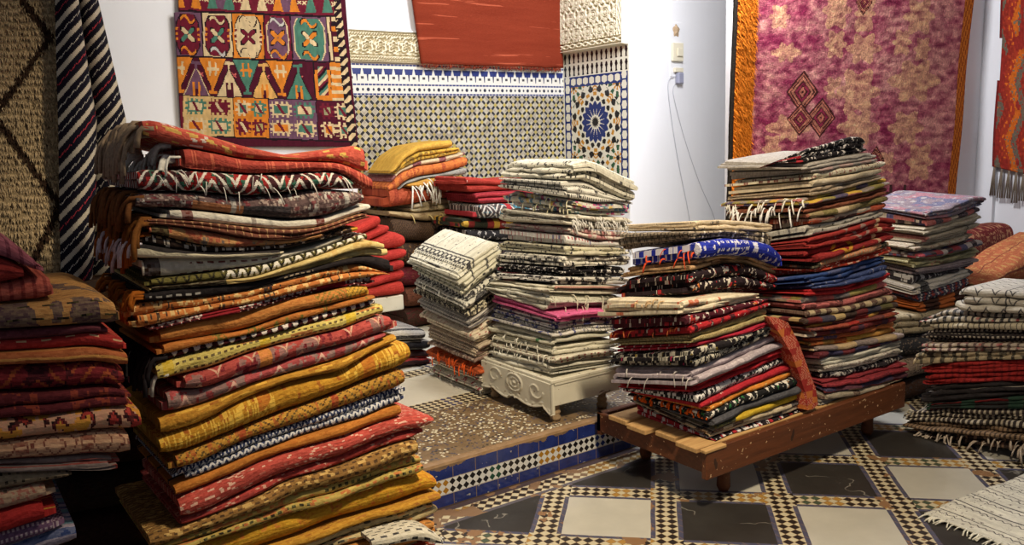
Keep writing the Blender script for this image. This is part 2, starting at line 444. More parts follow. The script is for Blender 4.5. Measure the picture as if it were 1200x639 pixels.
# ------------------------------------------------------------------ the big stack at front left
def S(*cols): return cols
BLP = 'in the tall front-left stack'
BL = [
 ('coral rug with white flecks and a yellow striped border, topmost', (222,84,66), [('fl',WHITE,.10,.016,.005,{'u':(.03,.14)}),('fl',YEL,.12,.03,.006),('ub',(190,60,50),.2,.08,0)], 1, [(173,138),(200,144),(230,153),(290,171),(340,182),(390,174),(420,168),(433,170)], {'lp':(140,150),'fr':('left',(150,132,112),44,.11, 2.72)}),
 ('brick red rug with black and white edging, second down', (190,66,54), [('fl',SALMON,.2,.006,.02),('ds',WHITE,.012,.05,.5,.1)], 1, [(204,168),(230,174),(290,187),(340,189),(400,190),(437,207)], {'lp':(150,176),'fr':('left',WHITE,20,.08, 2.56)}),
 ('dark kilim with white zigzags and loose white threads', (72,32,38), [('mo',GREEN,.09,.05,34,.56),('mo',RED,.13,.06,26,.55),('zz',WHITE,.11,.05,.022,.3)], 1, [(160,197),(230,199),(300,204),(340,202),(400,200),(437,229)], {'ext':(160,411),'fr':('front',WHITE,20,.05, 0.55),'lp':(140,200)}),
 ('charcoal and plum speckled rug with a grey knotted end', (104,80,80), [('fl',(170,150,140),.28,.008,.005),('fl',WINE,.2,.02,.006),('sp',LGRAY,24,.60),('pt',[(176,112,70),CHAR],.12,.05,.3),('ub',LGRAY,.3,.05,.3)], 1, [(163,226),(230,225),(290,231),(340,226),(385,220),(424,224)], {'fr':('left',(110,70,40),44,.09, 2.56),'lp':(140,222)}),
 ('thin cream blanket drooping across the middle', (228,222,204), [('ub',(120,50,40),.34,.06,.9),('ub',(150,140,130),.4,.03,.5)], 1, [(196,244),(240,248),(290,254),(340,259),(380,256),(430,238)], {'q':.004}),
 ('brown rug with cream zigzag bands', (112,62,46), [('zz',TAN,.02,.012,.045,.35),('vb',(140,50,40),.02,.3,.2)], 2, [(172,256),(240,260),(290,266),(340,270),(380,266),(430,248)], {'fr':('left',(120,76,36),37,.08, 2.88)}),
 ('peach rug with grey worn motifs and a dark end', (224,150,88), [('sp',(198,92,66),12,.52),('mo',(128,108,104),.08,.05,38,.6),('ub',DBROWN,2.0,.02,.0)], 1, [(176,259),(194,262),(240,270),(290,280),(340,281),(380,272),(424,256)], {'ext':(176,380)}),
 ('black and brown rug with cream speckles and a yellow corner', (54,38,32), [('sp',(212,200,184),44,.58),('ds',TAN,.03,.02,.5,.3),('ub',GOLD,2.0,.07,.74)], 1, [(172,273),(240,289),(290,290),(340,284),(380,272),(415,258)], {'fr':('left',(150,80,30),37,.09, 2.88)}),
 ('black felted rug with a single cream border stripe', (44,40,42), [('vb',CREAM,.2,.2,.3)], 1, [(162,284),(200,292),(240,297),(290,296),(340,289),(415,268)], {'ext':(160,330),'fr':('left',(200,190,200),27,.06, 1.60)}),
 ('large cream rug with fine dark red dashes', (234,228,206), [('ds',(116,48,38),.036,.013,.6,.22,{'n':(5,.56)}),('ub',DBROWN,2.0,.018,.0)], 1, [(170,302),(190,303),(240,302),(300,298),(340,287),(380,276),(428,264)], {'q':.003,'ext':(168,400)}),
 ('olive rug with a black, white and red braided edge', (112,104,46), [('zz',WHITE,.03,.02,.024,.45,{'u':(.18,.9)}),('vb',(170,44,44),.035,.35,.1,{'u':(.2,.9)}),('zz',BLACK,.03,.02,.024,.3,.5)], 1, [(172,328),(240,321),(300,313),(340,300),(380,288),(430,273)], {}),
 ('pale straw yellow rug with two soft rolled folds', (226,196,116), [('sp',(206,168,90),8,.55),('ub',DBROWN,2.0,.09,.0)], 2, [(176,336),(300,325),(340,311),(380,298),(425,281),(452,284)], {}),
 ('black wool rug with short striped dashes and white tassels', (34,29,32), [('ds',LGRAY,.03,.014,.6,.2,{'u':(.02,.14)}),('ds',(190,170,140),.02,.012,.6,.3,{'u':(.35,.43)})], 1, [(163,333),(200,334),(290,331),(340,322),(400,305),(430,300),(461,303)], {'fr':('left',(160,90,30),27,.06, 2.40)}),
 ('orange rug with grey floral motifs and a cream rolled end', (222,122,52), [('mo',(232,190,120),.06,.04,42,.56),('mo',(60,44,48),.06,.045,52,.62),('ub',(228,216,190),2.0,.16,.33)], 2, [(153,356),(190,352),(240,349),(290,342),(340,327),(380,316),(420,306),(458,322)], {'lp':(140,350)}),
 ('crimson rug edged with black and white chevrons', (150,30,40), [('zz',WHITE,.022,.014,.026,.42),('zz',BLACK,.022,.014,.026,.36,.5),('ub',(150,30,40),.3,.3,.6)], 2, [(178,382),(240,368),(290,358),(340,345),(380,335),(437,324)], {}),
 ('thick orange rug shading to mustard with diamond motif', (220,128,52), [('ub',(206,150,40),2.0,.14,.755),('dm',(126,104,36),.09,.07,3,.35,{'u':(.40,.56)}),('ub',(232,190,70),2.0,.03,.68)], 1, [(184,378),(240,372),(290,364),(340,349),(400,332),(431,334)], {}),
 ('narrow orange rug with olive motif beneath thick orange one', (214,118,44), [('mo',OLIVE,.12,.05,30,.55,{'u':(.12,.8)})], 1, [(190,404),(240,396),(290,388),(340,369),(400,354),(445,345)], {}),
 ('dark red rug with a white and black zigzag band', (150,32,40), [('zz',WHITE,.028,.016,.05,.22),('zz',BLACK,.028,.016,.05,.3,.28)], 1, [(191,417),(240,404),(290,392),(340,379),(400,362),(443,349)], {'q':.004,'fr':('left',(40,36,40),44,.09, 1.92)}),
 ('pale yellow rug with rows of brown dashes', (232,206,96), [('ds',(84,56,34),.022,.0115,.55,.34),('ub',(216,178,30),.24,.12,.0),('fl',(190,90,40),.1,.05,.006)], 1, [(190,425),(240,412),(290,399),(340,387),(400,370),(447,356)], {'fr':('left',(190,188,180),20,.06, 1.60)}),
 ('dusty red rug with faint grey lattice, upper fold', (196,72,66), [('sp',(150,112,106),12,.54),('zz',(214,170,140),.09,.05,.06,.10),('mo',WINE,.11,.07,24,.6),('ub',(222,140,60),.5,.06,.6)], 1, [(209,441),(240,435),(290,416),(340,402),(400,386),(452,368),(464,371)], {}),
 ('dusty pink-red rug with dotted white lines, shorter lower fold', (188,74,76), [('sp',(146,120,114),13,.52),('zz',(224,180,160),.12,.05,.07,.09)], 1, [(185,460),(240,456),(290,438),(340,422),(400,405),(464,386)], {'ext':(185,450)}),
 ('thin mustard rug pressed under the two dusty red ones', (216,142,36), [('fl',(240,180,60),.2,.05,.005),('fl',(170,90,30),.1,.04,.005)], 1, [(187,489),(240,474),(290,452),(340,438),(400,421),(463,388)], {}),
 ('thick mustard rug with brick dashes and rounded end', (214,142,28), [('fl',(170,78,28),.10,.014,.012),('fl',(236,186,66),.4,.006,.022,{'n':(4,.5)}),('ub',(196,104,30),.30,.12,.2,{'n':(9,.5)})], 1, [(189,512),(240,495),(290,467),(340,448),(400,435),(440,412),(478,398)], {'D':.48}),
 ('ochre rug with dark brown lattice motifs', (208,142,44), [('dm',(84,52,34),.13,.08,3,.28),('fl',(180,80,36),.2,.01,.014),('ub',RUST,.26,.08,.4)], 1, [(189,537),(225,529),(290,501),(340,483),(400,461),(440,443),(478,428)], {'ext':(206,472)}),
 ('navy rug with two white zigzag bands', (46,56,96), [('zz',(214,214,214),.018,.012,.016,.5),('vb',(150,44,46),.11,.10,.1)], 2, [(210,551),(240,541),(290,517),(340,501),(400,480),(440,465),(472,452)], {'q':.003,'ext':(210,474),'fr':('right',(196,200,206),14,.035, 1.00)}),
 ('plain orange rug edge under the navy zigzag rug', (216,120,36), [('vb',(40,40,60),.12,.12,.0)], 1, [(213,568),(240,558),(290,535),(340,518),(400,499),(440,484),(470,474)], {}),
 ('coral red rug with rows of white stitches', (216,76,64), [('fl',(240,196,170),.16,.014,.004),('fl',(170,60,50),.3,.06,.005)], 1, [(211,582),(240,571),(290,549),(340,529),(400,512),(450,494),(490,483),(500,487)], {}),
 ('coral red rug with white stitches, slimmer lower twin', (206,66,58), [('fl',(240,190,160),.12,.014,.004),('fl',(150,50,46),.3,.06,.005)], 1, [(213,608),(240,600),(290,576),(340,552),(400,535),(450,513),(494,501)], {}),
 ('brown and gold rug with scattered dark dashes', (158,112,52), [('ds',(70,48,34),.03,.011,.5,.45),('fl',(220,180,100),.2,.02,.006)], 1, [(180,624),(215,618),(290,588),(340,563),(400,546),(450,525),(488,512)], {'fr':('right',(190,150,90),8,.02, 1.00)}),
 ('khaki yellow rug with blocks of black dashes', (208,172,78), [('ds',(44,36,34),.026,.011,.55,.5,{'n':(7,.5)}),('fl',(206,98,50),.22,.02,.006)], 2, [(190,640),(290,602),(340,581),(400,565),(450,546),(490,533)], {}),
 ('thick bright mustard rug with faint red motifs', (224,152,24), [('mo',(200,106,36),.14,.1,24,.6),('fl',(206,126,24),.2,.04,.006)], 1, [(222,642),(290,620),(340,604),(400,585),(450,566),(500,552),(514,560)], {}),
 ('thin mustard rug under the thick bright mustard one', (212,142,34), [('fl',(170,96,36),.14,.03,.006)], 1, [(225,672),(290,650),(340,633),(400,612),(450,597),(510,577)], {}),
 ('sand rug with long black dashes', (218,190,126), [('ds',(40,34,34),.045,.013,.6,.4,{'n':(6,.45)}),('fl',(224,140,60),.12,.04,.005)], 2, [(230,690),(290,664),(340,645),(400,622),(450,606),(510,587)], {}),
 ('orange rug with thin brown lines at the very bottom', (220,136,56), [('ds',(80,50,34),.05,.014,.55,.2)], 2, [(235,716),(400,642),(450,628),(508,606)], {}),
]
pile((0, 2.1, 0), 0, .46, 0, BLP, 'folded rugs in the front-left stack', BL, [(238,746),(400,668),(450,652),(508,632)],
     ('ochre and red folded rug at the unseen foot of the front-left stack', [MUST, RUST, CREAM, ORANGE], 'folded rugs below the front-left stack'))
pile((0, 2.02, 0), 0, .1, 0, 'at the foot of the front-left stack', 'folded rugs in the front-left stack',
     [('cream rug corner with black marks', (222,212,186), [('ds',BLACK,.05,.02,.5,.3)], 1, [(440,632),(490,618),(512,622),(521,634)], {'fr':('right',WHITE,8,.02)})], [(440,645),(490,634),(521,642)])

# ------------------------------------------------------------------ dim stack at the left edge
FLP = 'in the dim left-edge stack'
FL = [
 ('purple-pink ribbed rug, uppermost bundle', (168,84,98), [('ub',(120,50,66),.022,.3,0)], 1, [(-60,268),(0,274),(25,291),(45,305),(52,314)], {'D':.35,'loose':1.6}),
 ('deep red ribbed bundle under the purple one', (176,50,42), [('vb',(130,34,34),.01,.3,0)], 1, [(-60,300),(0,300),(20,304),(30,318)], {'D':.3,'loose':1.4}),
 ('salmon red ribbed bundle in two soft rolls', (196,84,68), [('ub',(150,50,46),.02,.3,0)], 1, [(-60,330),(0,336),(30,326),(62,324)], {'D':.3,'loose':1.3}),
 ('ochre rug with charcoal mottled end', (198,134,70), [('sp',(96,66,76),8,.58),('ub',(48,38,46),2.0,.08,.73),('ds',BLACK,.06,.02,.5,.16,{'n':(5,.5)})], 1, [(-60,360),(0,358),(60,353),(100,347),(128,346),(138,356)], {}),
 ('dull plum rug with charcoal end', (100,42,52), [('ub',(56,46,50),2.0,.06,.76)], 1, [(-60,390),(0,388),(60,384),(120,381)], {}),
 ('red rug with sparse cream ticks', (184,42,38), [('ds',(220,180,130),.06,.02,.4,.15)], 1, [(-60,402),(0,400),(60,397),(120,388),(143,398)], {}),
 ('orange striped rug with a plain yellow end', (196,98,50), [('vb',(220,150,70),.012,.35,0),('ub',(224,176,84),2.0,.045,.76)], 1, [(-60,416),(0,414),(60,411),(110,406),(145,414)], {}),
 ('maroon rug with orange cross motifs', (130,32,38), [('dm',(180,84,40),.14,.10,2,.26),('mo',(60,24,32),.1,.09,24,.6)], 1, [(-60,433),(0,430),(60,427),(120,424),(148,432)], {}),
 ('dark maroon rug with orange corner', (92,28,34), [('mo',(150,60,40),.12,.06,30,.58),('ub',(206,120,40),2.0,.03,.77)], 2, [(-60,466),(0,463),(60,461),(120,454),(149,456)], {}),
 ('red rug with outlined cream and yellow motifs', (170,48,42), [('mo',(30,22,26),.16,.09,17,.46),('mo',(206,158,124),.16,.09,17,.51),('mo',(216,150,46),.3,.09,17,.57)], 1, [(-60,497),(0,492),(60,487),(120,477),(158,478)], {}),
 ('pinkish beige rug with rust cross bands', (190,136,104), [('ub',(150,76,60),.12,.2,.1),('vb',(214,160,122),.011,.4,0),('dm',(130,60,50),.09,.07,2,.2)], 1, [(-60,522),(0,518),(60,511),(120,504),(150,504)], {}),
 ('grey rug with red striped edge', (120,104,100), [('vb',(150,50,44),.018,.35,.1)], 2, [(-60,545),(0,541),(60,537),(110,534),(134,534)], {}),
 ('grey-beige rug with small black dots', (140,122,96), [('ds',BLACK,.02,.014,.35,.4,{'n':(6,.5)})], 1, [(-60,556),(0,553),(50,551),(80,551)], {}),
 ('beige rug with pink woven specks', (176,140,112), [('fl',(170,80,70),.3,.008,.005),('fl',BLACK,.05,.012,.008)], 1, [(-60,584),(0,577),(40,568),(60,564)], {'ext':(-60,62)}),
 ('bright red rug with a yellow pinstripe', (186,36,34), [('vb',(220,160,50),.06,.08,.2)], 1, [(-60,610),(0,599),(40,588),(60,584)], {}),
 ('purple and blue basketweave rug', (110,76,110), [('ds',(190,170,180),.012,.012,.5,.5)], 1, [(-60,636),(0,625),(40,612),(72,604)], {}),
 ('lilac and blue striped rug', (170,156,180), [('vb',(60,80,140),.03,.4,0),('vb',(90,150,170),.07,.3,.5)], 1, [(-60,660),(0,645),(40,632),(82,618)], {}),
]
pile((0, 1.93, 0), 0, .48, 0, FLP, 'folded rugs in the left-edge stack', FL, [(-60,680),(0,664),(40,652),(82,640)],
     ('dull red folded rug at the unseen foot of the left-edge stack', [WINE, MAROON, TAUPE], 'folded rugs below the left-edge stack'), step=.085)

# ------------------------------------------------------------------ white stack on the carved table
TABZ = .392
CWP = 'in the white stack on the table'
K_ = (30,26,32); cw = (232,226,208)
CW = [
 ('cream rug in deep waves with black scallops, topmost', (232,224,200), [('mo',K_,.06,.08,24,.60),('sp',K_,20,0.645)], 3, [(664,192),(672,187),(684,184),(697,188),(712,196),(728,204),(740,209)], {'lp':(600,192),'loose':1.6,'rot':True}),
 ('cream rug with black dotted line, second down', cw, [('ds',K_,.016,.03,.45,.3),('sp',K_,20,0.605)], 2, [(662,212),(675,211),(690,213),(706,222),(722,230),(738,236)], {'lp':(597,209)}),
 ('cream rug tufted with pink, blue and yellow', (232,224,206), [('sp',(60,130,170),14,0.585),('sp',(206,60,130),19,0.585),('sp',(228,190,80),9,0.625),('sp',(70,130,110),17,0.645)], 1, [(668,233),(700,238),(730,234),(737,240)], {'lp':(578,219),'loose':1.5,'rot':True,'fr':('left',(238,226,190),16,.05)}),
 ('shaggy off-white rug with hanging knotted fringe', (226,216,196), [('sp',(160,140,120),30,0.585)], 2, [(664,250),(700,254),(742,254)], {'lp':(580,240),'fr':('front',(238,232,220),60,.05,1.1),'loose':2,'boff':-.01}),
 ('off-white rug with pale pink patches', (226,204,190), [('sp',(206,130,130),11,0.545),('ds',(190,40,60),.03,.02,.4,.3,{'n':(8,.55)})], 1, [(668,264),(700,270),(742,272)], {'lp':(600,260),'fr':('right',WHITE,24,.05)}),
 ('off-white rug with crimson crosses', (232,224,214), [('ds',(180,40,64),.024,.018,.4,.4,{'n':(9,.5)}),('sp',(90,96,160),12,0.665)], 1, [(668,275),(700,282),(741,282)], {'lp':(600,269),'fr':('right',WHITE,24,.06)}),
 ('puffy ivory rug with small black hooks', (228,216,182), [('sp',K_,26,0.595)], 1, [(666,288),(700,290),(738,290)], {'lp':(586,281),'loose':1.5}),
 ('ivory rug with tangled black line drawing', (224,216,196), [('sp',K_,16,0.515),('sp',WHITE,22,0.545)], 1, [(662,300),(700,300),(737,299)], {'lp':(584,294),'loose':1.4}),
 ('black rug with white scribbled tufts', (30,27,32), [('sp',(230,226,220),26,0.565)], 1, [(656,314),(690,312),(737,312)], {'lp':(579,308),'loose':1.3}),
 ('black and white rug with fluffy white underside', (60,56,60), [('sp',(232,228,218),18,0.465)], 1, [(652,324),(690,325),(735,325)], {'lp':(576,319),'loose':1.4}),
 ('ivory rug with peach edge', (226,214,188), [('fl',K_,.025,.014,.006),('ub',(214,150,130),.7,.05,.05)], 2, [(646,334),(690,334),(732,334)], {'lp':(574,328),'rot':True}),
 ('cream rug in many thin threaded layers', (228,220,198), [('fl',K_,.025,.016,.006)], 4, [(644,343),(690,346),(731,346)], {'lp':(576,334),'rot':True,'fr':('front',(226,216,196),14,.07,.9)}),
 ('hot pink rug crossing the whole stack', (246,92,146), [('sp',K_,26,0.665)], 1, [(649,367),(670,364),(690,362),(727,362)], {'lp':(563,338),'boff':-.03,'loose':1.5}),
 ('white rug with cobalt blue florals', (222,220,216), [('sp',(54,64,150),16,0.545),('sp',K_,24,0.625)], 1, [(651,377),(690,372),(725,371)], {'lp':(571,355)}),
 ('white rug with diagonal black ticks and blue blooms', (220,216,206), [('zz',(50,50,60),.04,.03,.03,.2,{'n':(5,.5)}),('sp',(60,70,150),17,0.585)], 1, [(651,388),(690,381),(723,381)], {'lp':(570,364)}),
 ('ivory rug with wavy edges and a green patch', (226,218,192), [('sp',(60,140,70),5,0.685)], 1, [(653,396),(690,390),(723,388)], {'lp':(569,375),'loose':1.7,'rot':True}),
 ('ivory rug with looped yarn ends', (224,216,190), [('fl',K_,.025,.012,.006)], 2, [(651,406),(690,401),(722,397)], {'lp':(567,386),'fr':('left',(236,230,212),22,.03)}),
 ('ivory rug with red and black ticks', (224,214,190), [('ds',(150,50,50),.05,.03,.3,.2),('fl',K_,.025,.012,.006)], 1, [(648,418),(690,411),(722,408)], {'lp':(566,398),'fr':('left',(236,230,212),18,.03)}),
 ('flat ivory rug resting directly on the tabletop', (226,218,198), [('fl',K_,.025,.02,.006)], 2, [(646,428),(690,421),(721,417)], {'lp':(566,408),'rot':True}),
]
pile((0, 2.86, 0), 0, .5, TABZ, CWP, 'white rugs on the carved table', CW, [(648,441),(690,434),(722,429)])
# ------------------------------------------------------------------ small black and white stack on the upper floor
WBP = 'in the small stack left of the table'
WB = [
 ('cream blanket with black floral border, topmost', (236,228,198), [('vb',(60,56,56),.14,.025,.1),('mo',(40,36,38),.04,.04,40,.50,{'u':(.012,.075)}),('ub',(50,46,48),.6,.010,.0),('ub',(50,46,48),.6,.010,.86),('sp',(60,56,56),30,.66)], 1, [(538,318),(560,300),(585,283)], {'lp':(479,297),'q':.004}),
 ('cream blanket with thin black stripes, second down', (232,224,194), [('ub',(50,46,46),.09,.12,.3)], 1, [(539,328),(562,310),(586,292)], {'lp':(480,305),'q':.004}),
 ('cream blanket with sparse black flecks, third down', (230,222,192), [('ds',K_,.05,.03,.4,.3)], 1, [(542,338),(564,320),(587,302)], {'lp':(482,311)}),
 ('white overhanging rug with bold black leaves', (228,222,204), [('mo',K_,.05,.06,30,.50)], 1, [(545,349),(566,332),(588,316)], {'lp':(476,312),'fr':('left',WHITE,12,.04),'boff':-.012}),
 ('black rug with cream floral pattern', (50,46,48), [('mo',(220,212,180),.05,.05,34,.50)], 1, [(550,362),(568,350),(588,335)], {'lp':(484,332),'loose':1.4}),
 ('grey and white pinstriped blanket', (206,200,188), [('vb',(90,84,90),.012,.35,0)], 2, [(553,374),(570,362),(588,350)], {'lp':(488,345)}),
 ('ivory spiral-rolled rug with red edge marks', (224,206,176), [('fl',(170,60,50),.14,.02,.006),('sp',(110,140,90),10,.7)], 3, [(556,386),(572,376),(588,366)], {'lp':(490,358),'loose':1.4}),
 ('beige rug with thin brown stripes', (206,184,150), [('vb',(110,70,56),.014,.3,0)], 2, [(558,405),(574,398),(588,390)], {'lp':(494,378)}),
 ('brown speckled shaggy rug', (130,104,92), [('sp',(200,180,160),26,.56),('sp',(150,60,50),18,.64)], 1, [(561,420),(575,413),(588,406)], {'lp':(497,394),'loose':1.5}),
 ('burnt orange shaggy rug', (206,84,38), [('sp',(150,60,60),16,.60)], 1, [(563,430),(576,424),(588,418)], {'lp':(499,405),'fr':('left',(216,92,42),34,.05,1.4)}),
 ('cream rug with scattered roses and blue corner', (222,212,186), [('sp',(180,60,60),16,.61),('sp',(60,120,90),19,.66),('ub',(34,70,130),.6,.05,.93)], 2, [(565,438),(577,434),(588,428)], {'lp':(502,415),'loose':1.3}),
 ('cream floral rug lying on the tiled floor', (224,214,190), [('sp',(170,50,60),17,.60),('sp',(60,120,90),21,.66),('sp',K_,14,.70)], 1, [(567,452),(578,448),(588,444)], {'lp':(504,427),'loose':1.3,'fr':('left',WHITE,10,.03)}),
]
pile((0, 3.39, 0), 0, .5, .19, WBP, 'rugs in the small black and white stack', WB, [(568,467),(578,463),(588,459)])
# ------------------------------------------------------------------ mustard stack against the tiled wall
MPP = 'in the far stack against the tiled wall'
MP = [
 ('plain mustard rug, topmost', (214,156,50), [], 1, [(459,200),(468,184),(489,170),(510,166),(532,163)], {'D':.34}),
 ('yellow rug with brown motif in two folds', (222,164,44), [('mo',(140,96,40),.1,.06,24,.56)], 2, [(464,202),(474,187),(491,178),(515,175),(537,172)], {}),
 ('cream rug with wine red bands', (216,190,140), [('ub',(130,40,44),.2,.3,.1)], 1, [(457,212),(466,199),(491,189),(520,184),(545,178)], {}),
 ('bright orange rug with curved motif', (220,110,44), [('mo',(180,70,40),.12,.1,20,.55)], 1, [(455,218),(468,203),(491,194),(520,190),(548,182)], {}),
 ('pale grey rug', (150,150,140), [('vb',(110,108,100),.02,.3,0)], 1, [(466,222),(476,212),(492,207),(520,203),(545,196)], {}),
 ('ochre rug with long white tassels', (206,140,50), [('sp',(170,96,40),12,.6)], 1, [(474,210),(500,209),(545,205)], {'fr':('front',(232,226,210),42,.16,2.0),'D':.4}),
 ('rust red rug with puffy rounded end', (190,76,44), [('sp',(160,56,36),8,.55)], 1, [(449,222),(460,216),(480,220),(510,222),(560,216)], {'D':.45,'loose':1.8}),
 ('beige rug in two flat folds', (196,178,132), [], 2, [(485,240),(510,234),(546,230)], {'D':.45}),
 ('faded tan rug with a dangling tuft', (170,142,98), [('fl',(120,60,50),.06,.05,.008)], 1, [(455,247),(490,250),(546,244)], {'fr':('front',(206,190,130),4,.08,2)}),
 ('dark brown patterned cushion rug, upper', (64,46,34), [('dm',(96,70,46),.1,.08,3,.3)], 1, [(458,254),(500,260),(560,256)], {}),
 ('dark brown cushion rug with brassy motif, lower', (56,40,30), [('mo',(120,84,46),.1,.08,30,.56)], 1, [(466,284),(500,284),(570,280)], {}),
]
pile((0, 5.0, 0), 0, .4, .19, MPP, 'rugs in the far stack', MP, [(468,312),(500,312),(570,308)],
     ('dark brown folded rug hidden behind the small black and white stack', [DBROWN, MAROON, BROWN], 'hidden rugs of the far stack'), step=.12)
HR = [
 ('rust red rug with tiny white triangles', (176,48,38), [('mo',WHITE,.3,.14,40,.74),('mo',BLACK,.2,.1,24,.70)], 2, [(545,206),(570,209),(590,211),(625,208)], {'loose':1.6}),
 ('red rug with ribbed folds', (178,44,52), [('vb',(130,30,40),.02,.3,0)], 2, [(558,226),(580,224),(625,222)], {}),
 ('red, white and black kilim with blue medallion', (70,60,60), [('dm',(206,200,190),.14,.12,2,.35),('mo',(40,120,140),.14,.1,20,.6),('ub',(180,36,44),.25,.14,.1)], 1, [(553,240),(580,238),(625,236)], {'loose':1.5,'boff':-.05}),
 ('dark green kilim with yellow blocks', (44,48,36), [('pt',[(206,160,50),(150,40,40)],.05,.03,.3)], 1, [(542,256),(580,256),(625,254)], {}),
 ('black rug with white flecks', (40,38,40), [('sp',(200,196,190),22,.58)], 1, [(545,268),(580,270),(625,268)], {}),
]
pile((0, 4.55, 0), 0, .4, .19, 'in the far heap behind the white stack', 'rugs in the far heap', HR, [(545,282),(625,282)],
     ('dark folded rug hidden behind the white stack', [DBROWN, CHAR, MAROON], 'hidden rugs of the far heap'), step=.14)
RP = [
 ('plain red folded rug, topmost', (196,44,36), [], 1, [(400,274),(425,262),(440,254),(447,252)], {}),
 ('plain red folded rug, second from top', (190,42,36), [], 1, [(400,288),(430,274),(455,263),(460,264)], {}),
 ('plain red folded rug, third from top', (188,46,38), [], 1, [(400,300),(430,285),(462,270),(474,275)], {}),
 ('plain red folded rug, fourth from top', (182,42,36), [], 1, [(400,310),(440,296),(473,291)], {}),
 ('plain red folded rug, fifth from top', (178,40,36), [], 1, [(400,322),(440,311),(473,303)], {}),
 ('plain red folded rug, second from bottom', (178,40,34), [], 1, [(400,336),(440,324),(474,315)], {}),
 ('plain red folded rug, undermost', (182,44,34), [], 1, [(400,346),(440,336),(474,327)], {}),
]
REDF, REDL = pile((0, 4.6, 0), 0, .36, .3, 'in the red stack behind the front-left stack', 'plain red rugs on the white bench', RP, [(400,353),(440,349),(474,345)])
SB = [
 ('black and white striped rug', (196,190,178), [('vb',(40,38,40),.03,.5,0)], 1, [(440,388),(470,384),(498,384)], {'loose':1.3}),
 ('black rug with thin grey stripes', (34,32,34), [('vb',(140,134,126),.03,.2,0)], 1, [(440,402),(470,400),(503,398)], {'loose':1.4}),
 ('black and red striped rug', (52,30,32), [('vb',(150,40,36),.03,.35,0),('vb',(180,170,160),.09,.1,.5)], 2, [(440,414),(470,412),(505,410)], {'loose':1.3}),
]
pile((0, 4.1, 0), 0, .3, .19, 'low on the upper floor behind the front-left stack', 'low striped rugs on the upper floor', SB, [(440,432),(505,428)])

# ------------------------------------------------------------------ slatted platform: dark stack and tall stack
PLZ = .262
DMP = 'in the dark stack on the platform'
fl1 = [('sp',(206,40,50),15,.60),('sp',(230,220,206),28,.60),('sp',(220,120,50),21,.66)]
UP = [
 ('beige rug with black serrated edge, topmost', (214,190,150), [('mo',(40,32,30),.05,.03,40,.60,{'u':(.0,.16)})], 2, [(816,258),(850,257),(880,259),(906,262)], {'lp':(748,262),'loose':1.3}),
 ('grey-brown rug with black and white key border', (150,134,112), [('mo',(34,28,28),.04,.04,40,.52),('ub',(226,218,200),.09,.1,.3)], 2, [(812,271),(850,270),(906,272)], {'lp':(750,272)}),
 ('royal blue rug with white sprigs', (30,44,170), [('mo',(226,226,236),.09,.07,30,.585)], 1, [(814,282),(845,277),(880,280),(900,286),(912,298)], {'lp':(750,292),'boff':-.02,'loose':1.4,'fr':('left',(214,80,48),9,.06,1.3)}),
 ('tan rug in loose rolled folds', (190,144,100), [('sp',(140,96,66),10,.55)], 2, [(815,304),(850,298),(880,300),(912,313)], {'lp':(747,312),'loose':1.8}),
 ('black rug with crimson, white and gold flowers', (38,26,32), fl1, 2, [(812,318),(850,308),(880,308),(914,322)], {'lp':(750,325),'loose':1.4}),
]
pile((0, 2.20, 0), 0, .40, PLZ, DMP, 'rugs in the dark platform stack', UP, [(812,346),(850,340),(880,338),(918,342)])
